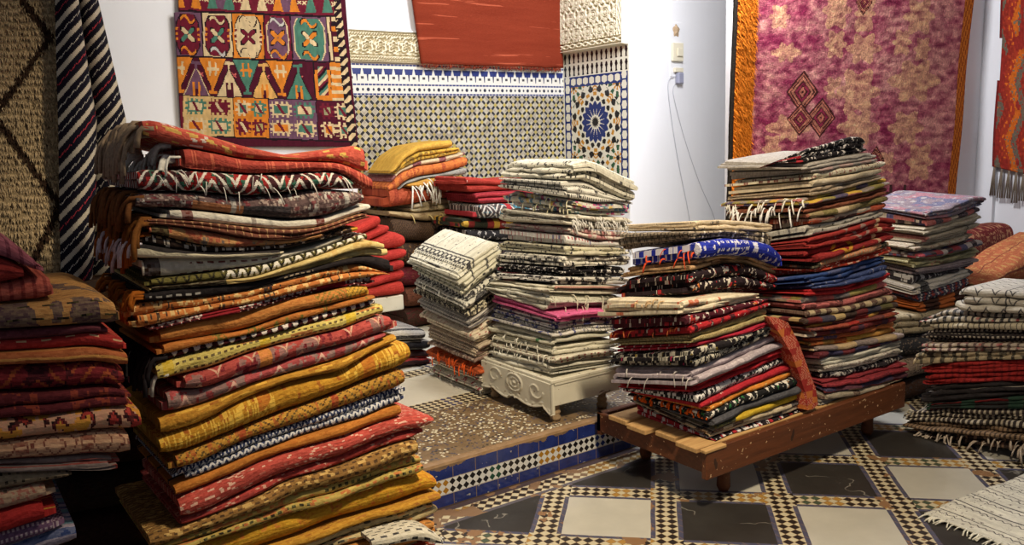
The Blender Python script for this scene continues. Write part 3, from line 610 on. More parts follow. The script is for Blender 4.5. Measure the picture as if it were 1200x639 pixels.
DM = [
 ('cream rug with green and orange tufts, folded back', (222,206,172), [('sp',(206,96,50),9,.62),('sp',(50,130,110),11,.70)], 2, [(800,352),(830,350),(860,345),(892,343)], {'lp':(737,350),'loose':1.7,'fr':('left',(200,170,130),10,.03)}),
 ('maroon and black rug with white flower specks', (78,24,36), fl1, 1, [(802,370),(830,364),(895,350)], {'lp':(740,372),'loose':1.4}),
 ('bright red rug with a black dotted edge', (184,30,38), [('sp',K_,18,.56),('sp',WHITE,26,.64)], 1, [(805,382),(850,370),(897,354)], {'lp':(740,386),'fr':('left',(170,90,50),12,.03)}),
 ('olive-beige ribbed rug in two folds', (172,150,98), [('ds',(120,100,60),.01,.012,.5,.5)], 2, [(810,391),(850,378),(898,360)], {'lp':(742,396)}),
 ('crimson rug with a white pinstripe', (176,28,50), [('vb',(220,180,180),.05,.12,.3)], 1, [(812,402),(850,393),(898,376)], {'lp':(742,404)}),
 ('black rug with white, gold and magenta tufts', (32,28,32), [('sp',(206,200,180),30,.52),('sp',(190,40,90),11,.66),('sp',(190,160,50),14,.66)], 2, [(812,408),(850,397),(903,380)], {'lp':(744,412),'loose':1.4}),
 ('lilac-grey blanket in two soft folds', (178,162,172), [('mo',(200,186,192),.16,.1,16,.6)], 2, [(812,433),(860,414),(900,396),(920,391)], {'lp':(746,432),'loose':1.3,'fr':('left',(190,184,180),10,.05)}),
 ('scarlet rug in two thick folds', (190,30,40), [('sp',(150,20,34),8,.6)], 2, [(820,450),(860,432),(920,408)], {'lp':(746,448)}),
 ('black and white speckled shag rug', (34,31,36), [('sp',(232,230,228),32,.50)], 1, [(822,461),(870,440),(924,419)], {'lp':(748,455)}),
 ('thin scarlet rug beneath speckled shag', (184,30,42), [('sp',WHITE,30,.62,{'u':(0,.12)})], 1, [(826,472),(880,446),(928,427)], {'lp':(748,458)}),
 ('marigold orange rug', (222,122,36), [('fl',(240,200,120),.08,.02,.005),('sp',K_,14,.6,{'u':(0,.1)})], 1, [(830,478),(880,454),(932,434)], {'lp':(748,460)}),
 ('black rug with white and green blossoms', (30,30,32), [('sp',(236,232,220),20,.57),('sp',(50,130,70),14,.64),('sp',(230,150,60),22,.68)], 1, [(833,484),(880,461),(938,440)], {'lp':(748,463),'fr':('left',(226,100,30),30,.02,2.2)}),
 ('charcoal grey plain rug', (74,74,80), [], 1, [(836,492),(880,472),(943,449)], {'lp':(748,465)}),
 ('mustard yellow rug slipping out', (206,164,30), [('ub',(60,60,62),2.0,.06,.0)], 1, [(838,499),(880,481),(942,459)], {'lp':(748,467)}),
 ('sand and brown blocked rug', (206,186,146), [('pt',[(116,80,54),(60,44,36)],.06,.03,.4)], 2, [(838,505),(880,489),(946,467)], {'lp':(748,470)}),
 ('black, red and white rug with pink underside', (36,28,32), [('ub',(196,40,52),.07,.3,.2),('sp',(232,226,222),24,.54)], 1, [(838,515),(880,500),(946,479)], {'lp':(748,474)}),
]
pile((0, 2.118, 0), 0, .44, PLZ, DMP, 'rugs in the dark platform stack', DM, [(840,527),(880,511),(948,489)])
RTP = 'in the tallest stack on the platform'
def patch(*c): return ('pt', list(c), .09, .05, .75)
RT = [
 ('black and white speckled rug with red piping, topmost', (34,30,34), [('sp',(222,216,212),34,.555),('ub',(176,34,46),2.0,.012,.0)], 1, [(940,176),(965,168),(1003,158),(1015,160),(1021,168)], {'lp':(905,195),'loose':1.3,'D':.2}),
 ('grey blanket in thin folds', (164,156,146), [], 2, [(944,192),(985,184),(1024,178)], {'lp':(898,190)}),
 ('pink-grey blanket', (176,142,136), [('ub',(140,132,126),.14,.4,0)], 1, [(950,199),(985,193),(1027,186)], {'lp':(890,200)}),
 ('cream rug with brown berry motif and white loop', (222,210,178), [('mo',(140,60,50),.12,.08,40,.60)], 1, [(953,203),(990,196),(1030,186),(1036,189)], {'lp':(878,210)}),
 ('beige rug with thick rounded folds', (206,188,154), [], 1, [(953,211),(990,205),(1036,196)], {'lp':(872,218),'loose':1.4}),
 ('taupe blanket in many thin curls', (172,148,122), [('ub',(190,170,150),.3,.2,.4)], 2, [(950,220),(990,213),(1038,203)], {'lp':(866,228)}),
 ('patchwork rug with yellow, blue and pink blocks', (150,120,100), [('pt',[(222,176,44),(74,72,116),(200,110,110),(150,140,60),(140,130,124)],.09,.04,.9)], 1, [(948,232),(990,222),(1043,208)], {'lp':(872,236),'fr':('left',(230,222,212),16,.06,1.5)}),
 ('plain chocolate brown rug', (132,72,50), [], 1, [(948,241),(990,232),(1041,219)], {'lp':(872,242),'fr':('left',(236,232,226),26,.07,1.4)}),
 ('olive and cream multicoloured rug', (150,130,90), [patch((216,190,150),(120,110,60),(90,70,90),(170,90,70))], 1, [(950,250),(990,242),(1042,228)], {'lp':(868,252)}),
 ('rust and grey flecked rug', (140,90,74), [patch((200,80,50),(180,170,150),(90,60,60)),('fl',(220,190,160),.1,.02,.006)], 1, [(950,256),(990,250),(1040,236)], {'lp':(868,256)}),
 ('light grey blanket in two folds', (178,172,158), [('ds',BLACK,.12,.03,.1,.2)], 2, [(950,263),(990,258),(1036,245)], {'lp':(900,272)}),
 ('brick red rug with a grey stepped cross', (164,44,40), [('dm',(160,136,124),.24,.12,1,.22,{'u':(.18,.42)}),('ub',(222,186,140),2.0,.016,.766)], 1, [(950,278),(990,268),(1034,254),(1048,256)], {'lp':(905,284)}),
 ('brick red rug with yellow stepped cross', (154,38,38), [('dm',(214,156,34),.24,.12,1,.22,{'u':(.16,.40)}),('ub',(222,186,140),2.0,.014,.768)], 1, [(950,292),(990,284),(1034,271),(1046,272)], {'lp':(905,294)}),
 ('tan rug with slanted orange hatching', (180,140,106), [('zz',(216,110,60),.05,.05,.03,.4),('ub',BLACK,.5,.08,.0)], 1, [(952,308),(990,297),(1043,281)], {'lp':(905,305)}),
 ('vermilion flecked rug', (200,56,36), [('fl',(236,200,170),.14,.02,.005)], 1, [(955,315),(990,304),(1045,288)], {'lp':(905,312)}),
 ('blue rug folded at an angle', (44,70,132), [('sp',(90,96,136),7,.55),('ub',BLACK,.6,.03,.1)], 1, [(950,322),(990,313),(1040,299)], {'lp':(915,326)}),
 ('blue-grey rug beneath the angled blue one', (58,74,126), [('fl',(160,160,180),.06,.012,.01)], 1, [(953,332),(990,326),(1038,309)], {'lp':(915,334)}),
 ('bright red rug with small tan patch', (196,36,40), [('sp',(206,150,110),6,.68)], 1, [(950,339),(990,335),(1038,323),(1046,318)], {'lp':(915,340)}),
 ('pink, olive and grey banded rug', (150,124,96), [('pt',[(206,96,96),(160,150,70),(120,116,120),(110,50,54)],.11,.05,.9)], 1, [(946,348),(990,345),(1047,328)], {'lp':(915,346)}),
 ('black-spotted rose rug', (170,90,84), [('sp',K_,22,.56),patch((200,100,100),(110,50,50))], 1, [(946,357),(990,352),(1048,337)], {'lp':(915,354)}),
 ('cream and brown striped rug with hollow fold', (186,160,120), [('ub',(90,50,46),.08,.5,.1)], 1, [(945,365),(990,360),(1048,345)], {'lp':(915,362)}),
 ('dark rug with maroon and olive patches', (70,54,48), [patch((120,40,44),(110,104,60),(200,170,110),(60,60,80))], 1, [(946,373),(990,367),(1049,353)], {'lp':(915,370)}),
 ('mustard and red patched rug', (160,70,50), [patch((200,150,60),(180,44,40),(100,60,60))], 1, [(948,381),(990,375),(1050,361)], {'lp':(915,378)}),
 ('dark red rug with one cream band', (118,42,42), [('ub',(220,206,180),2.0,.03,.01),('ub',(60,50,70),.2,.2,.3)], 1, [(950,389),(990,384),(1051,369)], {'lp':(916,384)}),
 ('rust orange rug with navy insets', (186,84,44), [('pt',[(60,60,100),(150,60,44),(206,120,60)],.1,.04,.6)], 1, [(953,396),(990,391),(1052,377)], {'lp':(918,390)}),
 ('gold and rust rug with folded-back corner', (206,140,60), [patch((190,80,40),(214,160,60),(140,110,60))], 1, [(956,402),(990,398),(1055,384)], {'lp':(920,396)}),
 ('grey rug with tan end', (140,124,118), [('ub',(196,166,116),.3,.5,.5)], 1, [(958,407),(990,404),(1057,390)], {'lp':(922,402)}),
 ('navy and maroon rug', (54,50,80), [('ub',(120,44,44),.2,.5,.2)], 1, [(962,412),(990,411),(1057,397)], {'lp':(925,408)}),
 ('white blanket with turned-up end', (226,218,198), [], 1, [(966,420),(1000,415),(1050,399),(1057,395)], {'lp':(930,418)}),
 ('white blanket with faint grey pattern', (216,208,190), [('fl',(150,130,120),.12,.012,.006)], 1, [(968,429),(1000,424),(1060,407)], {'lp':(935,427)}),
 ('black rug with white speckles low down', (44,38,44), [('sp',(206,200,190),34,.55)], 1, [(968,438),(1000,434),(1061,417)], {'lp':(938,434)}),
 ('burgundy blanket', (150,44,52), [('fl',(110,40,50),.2,.03,.005)], 1, [(966,446),(1000,441),(1062,425)], {'lp':(940,440)}),
 ('navy and red mixed blanket', (96,54,66), [patch((60,60,90),(150,50,50),(150,120,100))], 1, [(964,455),(1000,450),(1062,435)], {'lp':(942,446)}),
 ('grey-beige blanket with brown ends', (160,146,124), [('ub',(100,70,60),.25,.2,.1)], 1, [(962,462),(1000,457),(1062,444)], {'lp':(944,452)}),
 ('pale grey blanket resting on platform boards', (164,156,142), [], 1, [(960,469),(1000,464),(1061,452)], {'lp':(946,460)}),
]
pile((0, 2.11, 0), 0, .44, PLZ, RTP, 'rugs in the tallest platform stack', RT, [(957,479),(1000,473),(1060,462)])

# ------------------------------------------------------------------ back right stack
RBP = 'in the back right stack'
RB = [
 ('lilac, blue and rose faded rug, topmost', (136,120,128), [('sp',(96,100,132),6,.54),('sp',(168,108,118),7,.57),('sp',(180,176,170),14,.6)], 1, [(1086,247),(1110,243),(1135,230),(1149,230)], {'lp':(1046,243),'loose':1.5}),
 ('multicoloured striped rug, second from top', (160,130,130), [('pt',[(190,90,80),(80,80,130),(206,190,160),(60,50,60)],.08,.04,.8)], 1, [(1084,258),(1110,255),(1147,242)], {'lp':(1046,250)}),
 ('beige blanket with thick smooth fold', (196,180,148), [], 1, [(1082,267),(1110,260),(1147,248)], {'lp':(1046,264),'loose':1.4}),
 ('beige blanket with pink and black corner', (190,172,142), [('ub',(190,110,100),2.0,.02,.0),('ub',BLACK,.5,.02,.1)], 1, [(1082,278),(1110,272),(1146,261)], {'lp':(1046,273)}),
 ('grey-beige puffy rug with small specks', (184,168,140), [('fl',(150,90,80),.08,.012,.008)], 1, [(1074,287),(1110,280),(1142,269)], {'lp':(1046,284),'loose':1.7}),
 ('black, red and white striped rug', (110,90,90), [('vb',(40,36,44),.02,.4,0),('pt',[(170,50,60),(80,80,120),(200,190,180)],.06,.02,.6)], 1, [(1074,298),(1110,292),(1148,280)], {'lp':(1046,292)}),
 ('khaki rug with pink and green weave', (168,158,112), [('fl',(190,80,90),.2,.014,.006,{'u':(.15,.35)})], 1, [(1074,303),(1110,299),(1149,288)], {'lp':(1042,300),'loose':1.8}),
 ('lilac-grey ribbed rug', (150,134,138), [('vb',(110,96,100),.012,.35,0)], 1, [(1074,316),(1110,311),(1147,302)], {'lp':(1046,310)}),
 ('black and white tufted rug', (56,50,54), [('sp',(210,206,200),18,.54)], 1, [(1072,324),(1110,320),(1145,312)], {'lp':(1046,318),'loose':1.5}),
 ('white rug with black ends', (206,198,184), [('ub',(30,28,30),.5,.2,.9)], 1, [(1074,336),(1110,326),(1141,315)], {'lp':(1048,328)}),
 ('navy, red and white striped rug', (70,66,86), [('ub',(160,60,50),.08,.3,.2),('ub',(206,200,190),.08,.16,.6)], 1, [(1078,346),(1110,337),(1138,326)], {'lp':(1050,338)}),
 ('black rug with orange lining', (70,40,30), [('ub',(206,104,40),.3,.5,.3)], 1, [(1080,356),(1110,348),(1132,338)], {'lp':(1052,348)}),
 ('coarse beige rug rolled at its end', (180,160,124), [('sp',(90,76,60),20,.6)], 2, [(1046,370),(1090,366),(1130,358)], {'lp':(1040,368)}),
]
pile((0, 2.3, 0), 0, .42, 0, RBP, 'rugs in the back right stack', RB, [(1046,394),(1090,390),(1130,386)],  # foot widened leftwards so dark rugs stand in for shade beside the platform
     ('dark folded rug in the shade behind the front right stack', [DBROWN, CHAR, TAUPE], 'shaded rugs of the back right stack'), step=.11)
# ------------------------------------------------------------------ front right stack
RFP = 'in the front right stack'
bw = (196,186,166)
RF = [
 ('white rug with black arrow zigzags, topmost', (206,200,184), [('zz',(40,36,40),.07,.035,.05,.13),('ub',(60,56,56),.3,.02,.4)], 2, [(1128,334),(1145,336),(1200,340),(1240,343)], {'loose':1.5,'ext':(1132,1240),'boff':-.04,'D':.4}),
 ('cream and black striped rug spread behind the white one', bw, [('ub',(36,32,36),.03,.4,0),('fl',(170,60,60),.05,.02,.01)], 1, [(1085,372),(1110,362),(1145,366),(1200,368),(1240,369)], {'loose':1.8,'fr':('left',(60,52,50),26,.06,1.5)}),
 ('cream rug with narrow black ticks', (206,194,162), [('ub',(60,52,48),.022,.2,0)], 1, [(1095,378),(1140,378),(1200,378),(1240,379)], {'loose':1.3}),
 ('black rug with rows of white dots', (46,40,42), [('ds',(196,186,170),.026,.018,.5,.5)], 2, [(1085,386),(1140,386),(1200,388),(1240,389)], {'loose':1.3,'fr':('left',(50,44,44),22,.05,1.4)}),
 ('cream rug with pink and brown edge stripes', (190,172,150), [('ub',(90,60,56),.035,.35,0),('fl',(190,90,90),.08,.02,.01)], 1, [(1078,402),(1140,402),(1200,403),(1240,404)], {'loose':1.6}),
 ('shaggy fawn rug with flopping tassels', (176,156,122), [('ub',(60,48,44),.05,.3,0),('sp',(70,56,50),14,.58)], 2, [(1078,412),(1140,412),(1200,411),(1240,412)], {'loose':1.6,'fr':('left',(190,172,140),26,.07,1.6)}),
 ('red rug with green tab, upper of two', (170,36,34), [('ub',(130,26,30),.03,.3,0),('sp',(50,110,50),4,.8)], 1, [(1083,428),(1140,424),(1200,422),(1240,422)], {'loose':1.4}),
 ('red rug with looped fold, lower of two', (160,34,32), [('ub',(120,26,30),.03,.3,0)], 1, [(1083,438),(1140,438),(1200,436),(1240,436)], {'loose':1.5}),
 ('black rug with white rounded edges', (40,36,38), [('vb',(216,208,194),.10,.3,.1)], 2, [(1083,452),(1140,449),(1200,448),(1240,448)], {'loose':1.3}),
 ('black rug with dark green and red streaks', (36,36,36), [('vb',(150,36,40),.03,.3,0),('ub',(40,70,56),.2,.3,.2)], 1, [(1084,474),(1140,468),(1200,464),(1240,463)], {}),
 ('black and cream striped shaggy rug', (60,52,50), [('ub',(196,184,160),.024,.4,0)], 2, [(1060,484),(1100,480),(1200,480),(1240,481)], {'loose':1.6,'fr':('left',(200,190,166),14,.05,1.5)}),
 ('brown and beige ticked rug', (140,112,84), [('ub',(50,40,36),.02,.4,0)], 1, [(1064,494),(1100,496),(1200,503),(1240,508)], {'loose':1.4}),
 ('dark rug with white and red fringe on the tiled floor', (64,50,46), [('ub',(150,120,96),.04,.3,0)], 1, [(1068,502),(1100,506),(1200,516),(1240,521)], {'loose':1.6,'fr':('front',(190,176,160),46,.06,1.6)}),
]
pile((3.74, 0, 0), -90, .46, 0, RFP, 'rugs in the front right stack', RF, [(1068,512),(1100,516),(1200,532),(1240,541)])
# heap with the orange throw, and the paisley bolster behind it
OH = [
 ('orange throw with gold floral border', (190,96,56), [('mo',(206,150,80),.12,.1,22,.56),('vb',(120,50,40),.12,.06,.2)], 1, [(1150,332),(1165,322),(1185,307),(1200,294),(1240,272)], {'loose':2,'D':.24}),
 ('rust throw with brown edging', (160,80,50), [('vb',(90,44,34),.03,.3,0)], 1, [(1146,338),(1170,334),(1200,330),(1240,324)], {'loose':1.6,'D':.3}),
]
pile((0, 2.32, 0), 0, .5, 0, 'at the right edge behind the white zigzag rug', 'throws at the right edge', OH, [(1146,346),(1200,347),(1240,348)],
     ('dark folded textile hidden under the orange throw', [BROWN, DBROWN, MAROON], 'hidden textiles under the orange throw'), step=.16)
# ------------------------------------------------------------------ setting
STEP_Y, STEP_Z = 2.77, .19
WALL_Y, PIER_Y, LEFTW_Y, RUGW_Y = 5.5, 4.72, 5.36, 3.3
PIER_X0 = at(741, 400, 1, PIER_Y).x
def gloss_noise(nt, b, X, Y, lo, hi, s=9):
    r = noi(nt, X, Y, 0, s, 3)*(hi-lo)+lo; nt.links.new(r.v, b.inputs['Roughness'])
def diamonds(nt, x, y, c, seed, cols, thr, grout=(128, 100, 70)):
    """rows of small lozenges on white: returns a colour socket"""
    fx, fy = x/c, y/c
    d = (fx.frac()-.5).abs()+(fy.frac()-.5).abs()
    r = white(nt, (fx*.5).floor(), fy.floor()*0+seed, seed)
    col = lin(cols[0])
    for k in range(1, len(cols)): col = mixc(nt, r.gt(thr[k-1]), col, cols[k])
    base = mixc(nt, d.lt(.47), (196, 186, 156), col)
    line = (d-.49).abs().lt(.035)
    return mixc(nt, line, base, grout)
m_floor, nt, b = newmat('lower_floor_tiles', .35, .45)
X, Y, Z = posE(nt)
gy = math.radians(-44.69); o_ = _rz((.1518, 2.9164, 0)); pa, pb = .3277, .1189; pp = pa+pb
gx_ = (X-o_.x)*math.cos(gy)+(Y-o_.y)*math.sin(gy)
gy_ = (Y-o_.y)*math.cos(gy)-(X-o_.x)*math.sin(gy)
wob = (noi(nt, X, Y, 0, 7, 2)-.5)*.006
gx_ = gx_+wob; gy_ = gy_+wob
ix, iy = (gx_/pp).floor(), (gy_/pp).floor()
lx, ly = gx_-ix*pp, gy_-iy*pp
inx, iny = lx.lt(pa), ly.lt(pa)
tile = inx*iny
par = (ix+iy).mod(2.0).gt(.5)
marb = noi(nt, X, Y, 0, 5, 6, .6)
vein = (noi(nt, X, Y, 3, 2.4, 4)-.5).abs().lt(.003)*noi(nt, X, Y, 9, 3, 1).gt(.5)
wt = mixc(nt, marb, (168, 166, 156), (206, 203, 190))
bt = mixc(nt, marb, (24, 24, 24), (58, 56, 54)); bt = mixc(nt, vein*.6, bt, (150, 146, 136))
tc = mixc(nt, par, wt, bt)
# strips between the slabs: two rows of lozenges with a blue border
sc_ = .0415
sx, sy = lx-pa-.018, ly-pa-.018
stv = diamonds(nt, sx, gy_, sc_, 1.0, [(36,30,28),(168,128,60),(70,84,66)], [.55, .88])
sth = diamonds(nt, gx_, sy, sc_, 4.0, [(36,30,28),(168,128,60),(70,84,66)], [.5, .9])
strip = mixc(nt, inx, stv, sth)
tt = mixc(nt, inx, 0, 0)
tv = (lx-pa-.0595).abs().gt(.0415)*(1-inx.v if False else (inx*-1+1))
th_ = (ly-pa-.0595).abs().gt(.0415)*(iny*-1+1)
edge = (tv*(iny) + th_*inx).gt(.5)
bluec = mixc(nt, noi(nt, X, Y, 0, 30, 3), (44, 50, 84), (92, 92, 110))
bluec = mixc(nt, ((gx_+gy_)/.05).frac().lt(.06), bluec, (140, 110, 76))
strip = mixc(nt, edge, strip, bluec)
strip = mixc(nt, noi(nt, X, Y, 2, 5, 4, .6).gt(.60), strip, (138, 104, 72))
fc = mixc(nt, tile, strip, tc)
# border strip along the step
dy = Y*-1+STEP_Y
bc = diamonds(nt, X+0.0, dy-.035, .0415, 8.0, [(40,34,32),(150,116,60),(120,100,80)], [.45, .8])
bc = mixc(nt, dy.lt(.035), bc, (74, 62, 66)); bc = mixc(nt, (dy-.130).abs().lt(.010), bc, (88, 84, 92))
bc = mixc(nt, noi(nt, X, Y, 5, 8, 4).gt(.55), bc, (132, 104, 78))
fc = mixc(nt, dy.lt(.14)*X.lt(2.6), fc, bc)
grime = noi(nt, X, Y, 7, 1.7, 5, .6)
fc = mixc(nt, grime*.45, fc, mixc(nt, .5, fc, (60, 48, 36)))
nt.links.new(fc, b.inputs['Base Color']); gloss_noise(nt, b, X, Y, .22, .55)
bump(nt, b, noi(nt, X, Y, 0, 40, 2), .1, .001)
tag(MB().box((-3, -3.5, -.1), (9, STEP_Y+.02, 0)).build('floor', m_floor), kind='structure')

m_up, nt, b = newmat('upper_floor_tiles', .4, .4)
X, Y, Z = posE(nt)
y3 = Y-3.50; p2 = .56; a2 = .44
fx, fy = (X-.09-y3*0), y3
lx, ly = fx.mod(p2), fy.mod(p2)
til = lx.lt(a2)*ly.lt(a2)*y3.gt(0)
inx2 = lx.lt(a2)
dv = diamonds(nt, lx-a2-.02, fy, .04, 2.0, [(34,30,34),(54,60,90)], [.6]); dh = diamonds(nt, fx, ly-a2-.02, .04, 5.0, [(34,30,34),(54,60,90)], [.6])
dd = mixc(nt, inx2, dv, dh)
wt = mixc(nt, noi(nt, X, Y, 0, 5, 5), (186, 184, 172), (214, 211, 198))
main = mixc(nt, til, dd, wt)
# worn mosaic behind the step edge
q = .017
jx, jy = X+(noi(nt, X, Y, 0, 9, 2)-.5)*.03, Y+(noi(nt, X, Y, 5, 9, 2)-.5)*.03
wn = white(nt, (jx/q+jy/q).floor(), (jx/q-jy/q).floor(), 3)
fdm = ((jx/q+jy/q).frac()-.5).abs().mx(((jx/q-jy/q).frac()-.5).abs()).lt(.40)
dens = noi(nt, X, Y, 1, 3.5, 3)
mos = mixc(nt, fdm*wn.gt(.80)*dens.gt(.40), mixc(nt, noi(nt, X, Y, 0, 22, 4), (84, 68, 50), (140, 116, 84)), (212, 206, 182))
mos = mixc(nt, fdm*wn.lt(.13), mos, (62, 64, 86)); mos = mixc(nt, fdm*wn.gt(.5)*wn.lt(.6), mos, (60, 52, 44))
lip = mixc(nt, noi(nt, X, Y, 0, 30, 3), (112, 88, 62), (152, 122, 86))
mos = mixc(nt, (Y-STEP_Y).lt(.035), mos, lip)
fcol = mixc(nt, Y.lt(3.36), dd if False else mixc(nt, Y.lt(3.50), main, diamonds(nt, fx, Y-3.36, .035, 6.0, [(34,30,34),(54,60,100)], [.6])), mos)
nt.links.new(fcol, b.inputs['Base Color']); gloss_noise(nt, b, X, Y, .3, .65)
bump(nt, b, wn*fdm.v if False else noi(nt, X, Y, 0, 60, 3), .25, .002)

m_riser, nt, b = newmat('step_riser_tiles', .18, .5)
X, Y, Z = posE(nt)
cz = .032
blue = mixc(nt, noi(nt, X, Z, 0, 20, 4, .6), (14, 22, 66), (44, 62, 138))
blue = mixc(nt, noi(nt, X, Z*1.6, 4, 34, 3).gt(.68), blue, (150, 150, 150))
tj = ((X/.108).frac()-.5).abs().gt(.485)
blue = mixc(nt, tj, blue, (118, 100, 84))
chip = (noi(nt, X, Z, 8, 16, 4)-.5)*.09
blue = mixc(nt, (Z+chip).gt(.172), blue, mixc(nt, noi(nt, X, Z, 0, 30, 3), (70, 68, 72), (146, 116, 80)))
fx, fz = X/cz, (Z-.054)/cz
d = (fx.frac()-.5).abs()+(fz.frac()-.5).abs()
r = white(nt, (fx*.5).floor(), 2.0, 0)
col = mixc(nt, r.gt(.48), (26, 24, 26), (156, 112, 34)); col = mixc(nt, r.gt(.68), col, (36, 52, 120)); col = mixc(nt, r.gt(.84), col, (32, 70, 56)); col = mixc(nt, r.gt(.9), col, (26, 24, 26))
dm = mixc(nt, d.lt(.46), (204, 206, 206), col)
band = (Z-.086).abs().lt(.032)
rc = mixc(nt, band, blue, dm); rc = mixc(nt, ((Z-.086).abs()-.032).abs().lt(.0015), rc, (170, 160, 150))
rc = mixc(nt, Z.lt(.006), rc, (84, 70, 62))
nt.links.new(rc, b.inputs['Base Color']); bump(nt, b, noi(nt, X, Z, 0, 26, 3)+tj*-.6, .35, .003)
mb = MB()
# the upper floor slab, front edge slightly worn
N = 90; x0, x1 = -3, 9
mb.add([(x0, STEP_Y, 0), (x1, STEP_Y, 0), (x1, STEP_Y, STEP_Z-.014), (x0, STEP_Y, STEP_Z-.014)], [(0, 1, 2, 3)], 1)
vs = []; fs = []
for i in range(401):
    x = x0+(x1-x0)*i/400; n_ = mnoise.noise(Vector((x*9, 0, 0)))*.006+mnoise.noise(Vector((x*31, 2, 0)))*.003
    vs += [(x, STEP_Y, STEP_Z-.014), (x, STEP_Y+.004+abs(n_), STEP_Z-.004-abs(n_)*.4), (x, STEP_Y+.022+n_, STEP_Z)]
for i in range(400):
    for k in range(2): a_ = i*3+k; fs.append((a_, a_+3, a_+4, a_+1))
mb.add(vs, fs, 0)
top = [(x0+(x1-x0)*i/400, 6.2, STEP_Z) for i in range(401)]
k0 = len(mb.v)-1203; mb.v += top; kt = len(mb.v)-401
for i in range(400): mb.f.append((k0+i*3+2, k0+i*3+5, kt+i+1, kt+i)); mb.mi.append(0)
tag(mb.build('floor', [m_up, m_riser]), kind='structure')

# --- plaster walls
m_wall, nt, b = newmat('white_plaster', .85, .2)
X, Y, Z = posE(nt)
wc = mixc(nt, noi(nt, X, Y, Z, 1.3, 5, .6), (224, 225, 228), (238, 238, 240))
nt.links.new(wc, b.inputs['Base Color']); bump(nt, b, noi(nt, X, Y, Z, 6, 5), .25, .01)
m_cream, nt, b = newmat('cream_stucco', .85, .2)
X, Y, Z = posE(nt)
nt.links.new(mixc(nt, noi(nt, X, Y, Z, 6, 4), (222, 212, 184), (238, 230, 206)), b.inputs['Base Color'])
# zellij wall
m_zel, nt, b = newmat('zellij_wall', .25, .5)
X, Y, Z = posE(nt)
P_ = .086
xx = X+(noi(nt, X, Z, 0, 5, 2)-.5)*.006; zz = Z+(noi(nt, X, Z, 3, 5, 2)-.5)*.006
A, B = ((xx+zz)/P_+.5).frac(), ((xx-zz)/P_+.5).frac()
da, db = (A-.5).abs()*-1+.5, (B-.5).abs()*-1+.5      # distance to the lattice lines
mn_, mx_ = da.mn(db), da.mx(db)
onl = mn_.lt(.115)
tone = white(nt, ((xx+zz)/P_).floor(), ((xx-zz)/P_).floor(), 0)
tilec = mixc(nt, tone, (188, 182, 164), (146, 138, 122)); tilec = mixc(nt, noi(nt, X, Z, 0, 2.2, 4), (tilec if False else mixc(nt, .0, tilec, 0)), mixc(nt, .18, tilec, (120, 104, 80)))
yel = mixc(nt, tone, (176, 158, 76), (158, 144, 84))
blk = mixc(nt, white(nt, ((xx+zz)/P_*2).floor(), ((xx-zz)/P_*2).floor(), 4).gt(.9), (22, 22, 28), (36, 44, 70))
black_m = mn_.lt(.125)*mx_.gt(.20)*(mn_+(mx_*-1+.5)).lt(.30 if False else .42)
zc = mixc(nt, mn_.lt(.055)+mx_.lt(.19)*mn_.lt(.16), tilec, yel)
zc = mixc(nt, mn_.lt(.165)*mx_.gt(.235), zc, blk)
zc = mixc(nt, (mn_-.180).abs().lt(.015)*mx_.gt(.22), zc, (206, 200, 186))
zc = mixc(nt, noi(nt, X, Z, 6, 3.0, 3, .6).gt(.70), zc, (150, 112, 62))
# border above
per = .082
bx = ((X/per).frac()-.5).abs()
z0 = Z-1.79
wh = mixc(nt, noi(nt, X, Z, 0, 12, 3), (206, 204, 194), (222, 220, 212))
bl = mixc(nt, noi(nt, X, Z, 2, 30, 2), (34, 52, 122), (24, 36, 92))
lines_ = (z0-.008).abs().lt(.006)+(z0-.075).abs().lt(.006)+(z0-.213).abs().lt(.006)
dash = (X/.03).frac().lt(.85)
bz = mixc(nt, lines_*dash, wh, bl)
dots = (bx*bx*(per*per)+(z0-.041)*(z0-.041)).lt(.00016)+(((X/per+.5).frac()-.5)*per*((X/per+.5).frac()-.5)*per*1.6+(z0-.041)*(z0-.041)).lt(.00010)
bz = mixc(nt, dots.gt(.5), bz, (30, 36, 60))
bz = mixc(nt, bx.lt((z0-.13)*2.6+.30)*z0.gt(.145)*z0.lt(.186), bz, bl)
bz = mixc(nt, bx.lt((z0-.09)*1.0+.03)*z0.gt(.10)*z0.lt(.145), bz, (26, 36, 80))
bz = mixc(nt, bx.gt(.36)*(z0-.123).abs().lt(.009), bz, (60, 60, 66))
zc = mixc(nt, Z.gt(1.79), zc, bz)
nt.links.new(zc, b.inputs['Base Color']); gloss_noise(nt, b, X, Z, .2, .5); bump(nt, b, noi(nt, X, Z, 0, 24, 2)+mn_.lt(.13)*.4, .25, .002)
tag(MB().box((2.3, WALL_Y, 0), (PIER_X0, WALL_Y+.2, 2.015)).build('wall_back', m_zel), kind='structure')
PL0, PL1 = 2.015, 2.235
tag(MB().box((2.3, WALL_Y+.004, PL1), (PIER_X0, WALL_Y+.2, 3.5)).box((2.3, WALL_Y-.012, PL1), (PIER_X0, WALL_Y+.1, PL1+.012)).build('wall_back_upper', m_wall), kind='structure')
def relief(name, P, du, dv, n, L, H, cell, hf, depth, m):
    """carved panel: grid displaced along n by the carving function hf(u, v) in 0..1"""
    nu, nv = int(L/cell), int(H/cell); vs = []; fs = []
    for j in range(nv+1):
        for i in range(nu+1):
            u, v = L*i/nu, H*j/nv; h = hf(u, v)
            if i in (0, nu) or j in (0, nv): h = -.5
            p = P+du*u+dv*v+n*(h*depth); vs.append((p.x, p.y, p.z))
    for j in range(nv):
        for i in range(nu):
            a_ = j*(nu+1)+i; fs.append((a_, a_+1, a_+nu+2, a_+nu+1))
    me = bpy.data.meshes.new(name); me.from_pydata(vs, [], fs); o = link(name, me, m); tag(o, kind='structure'); return o
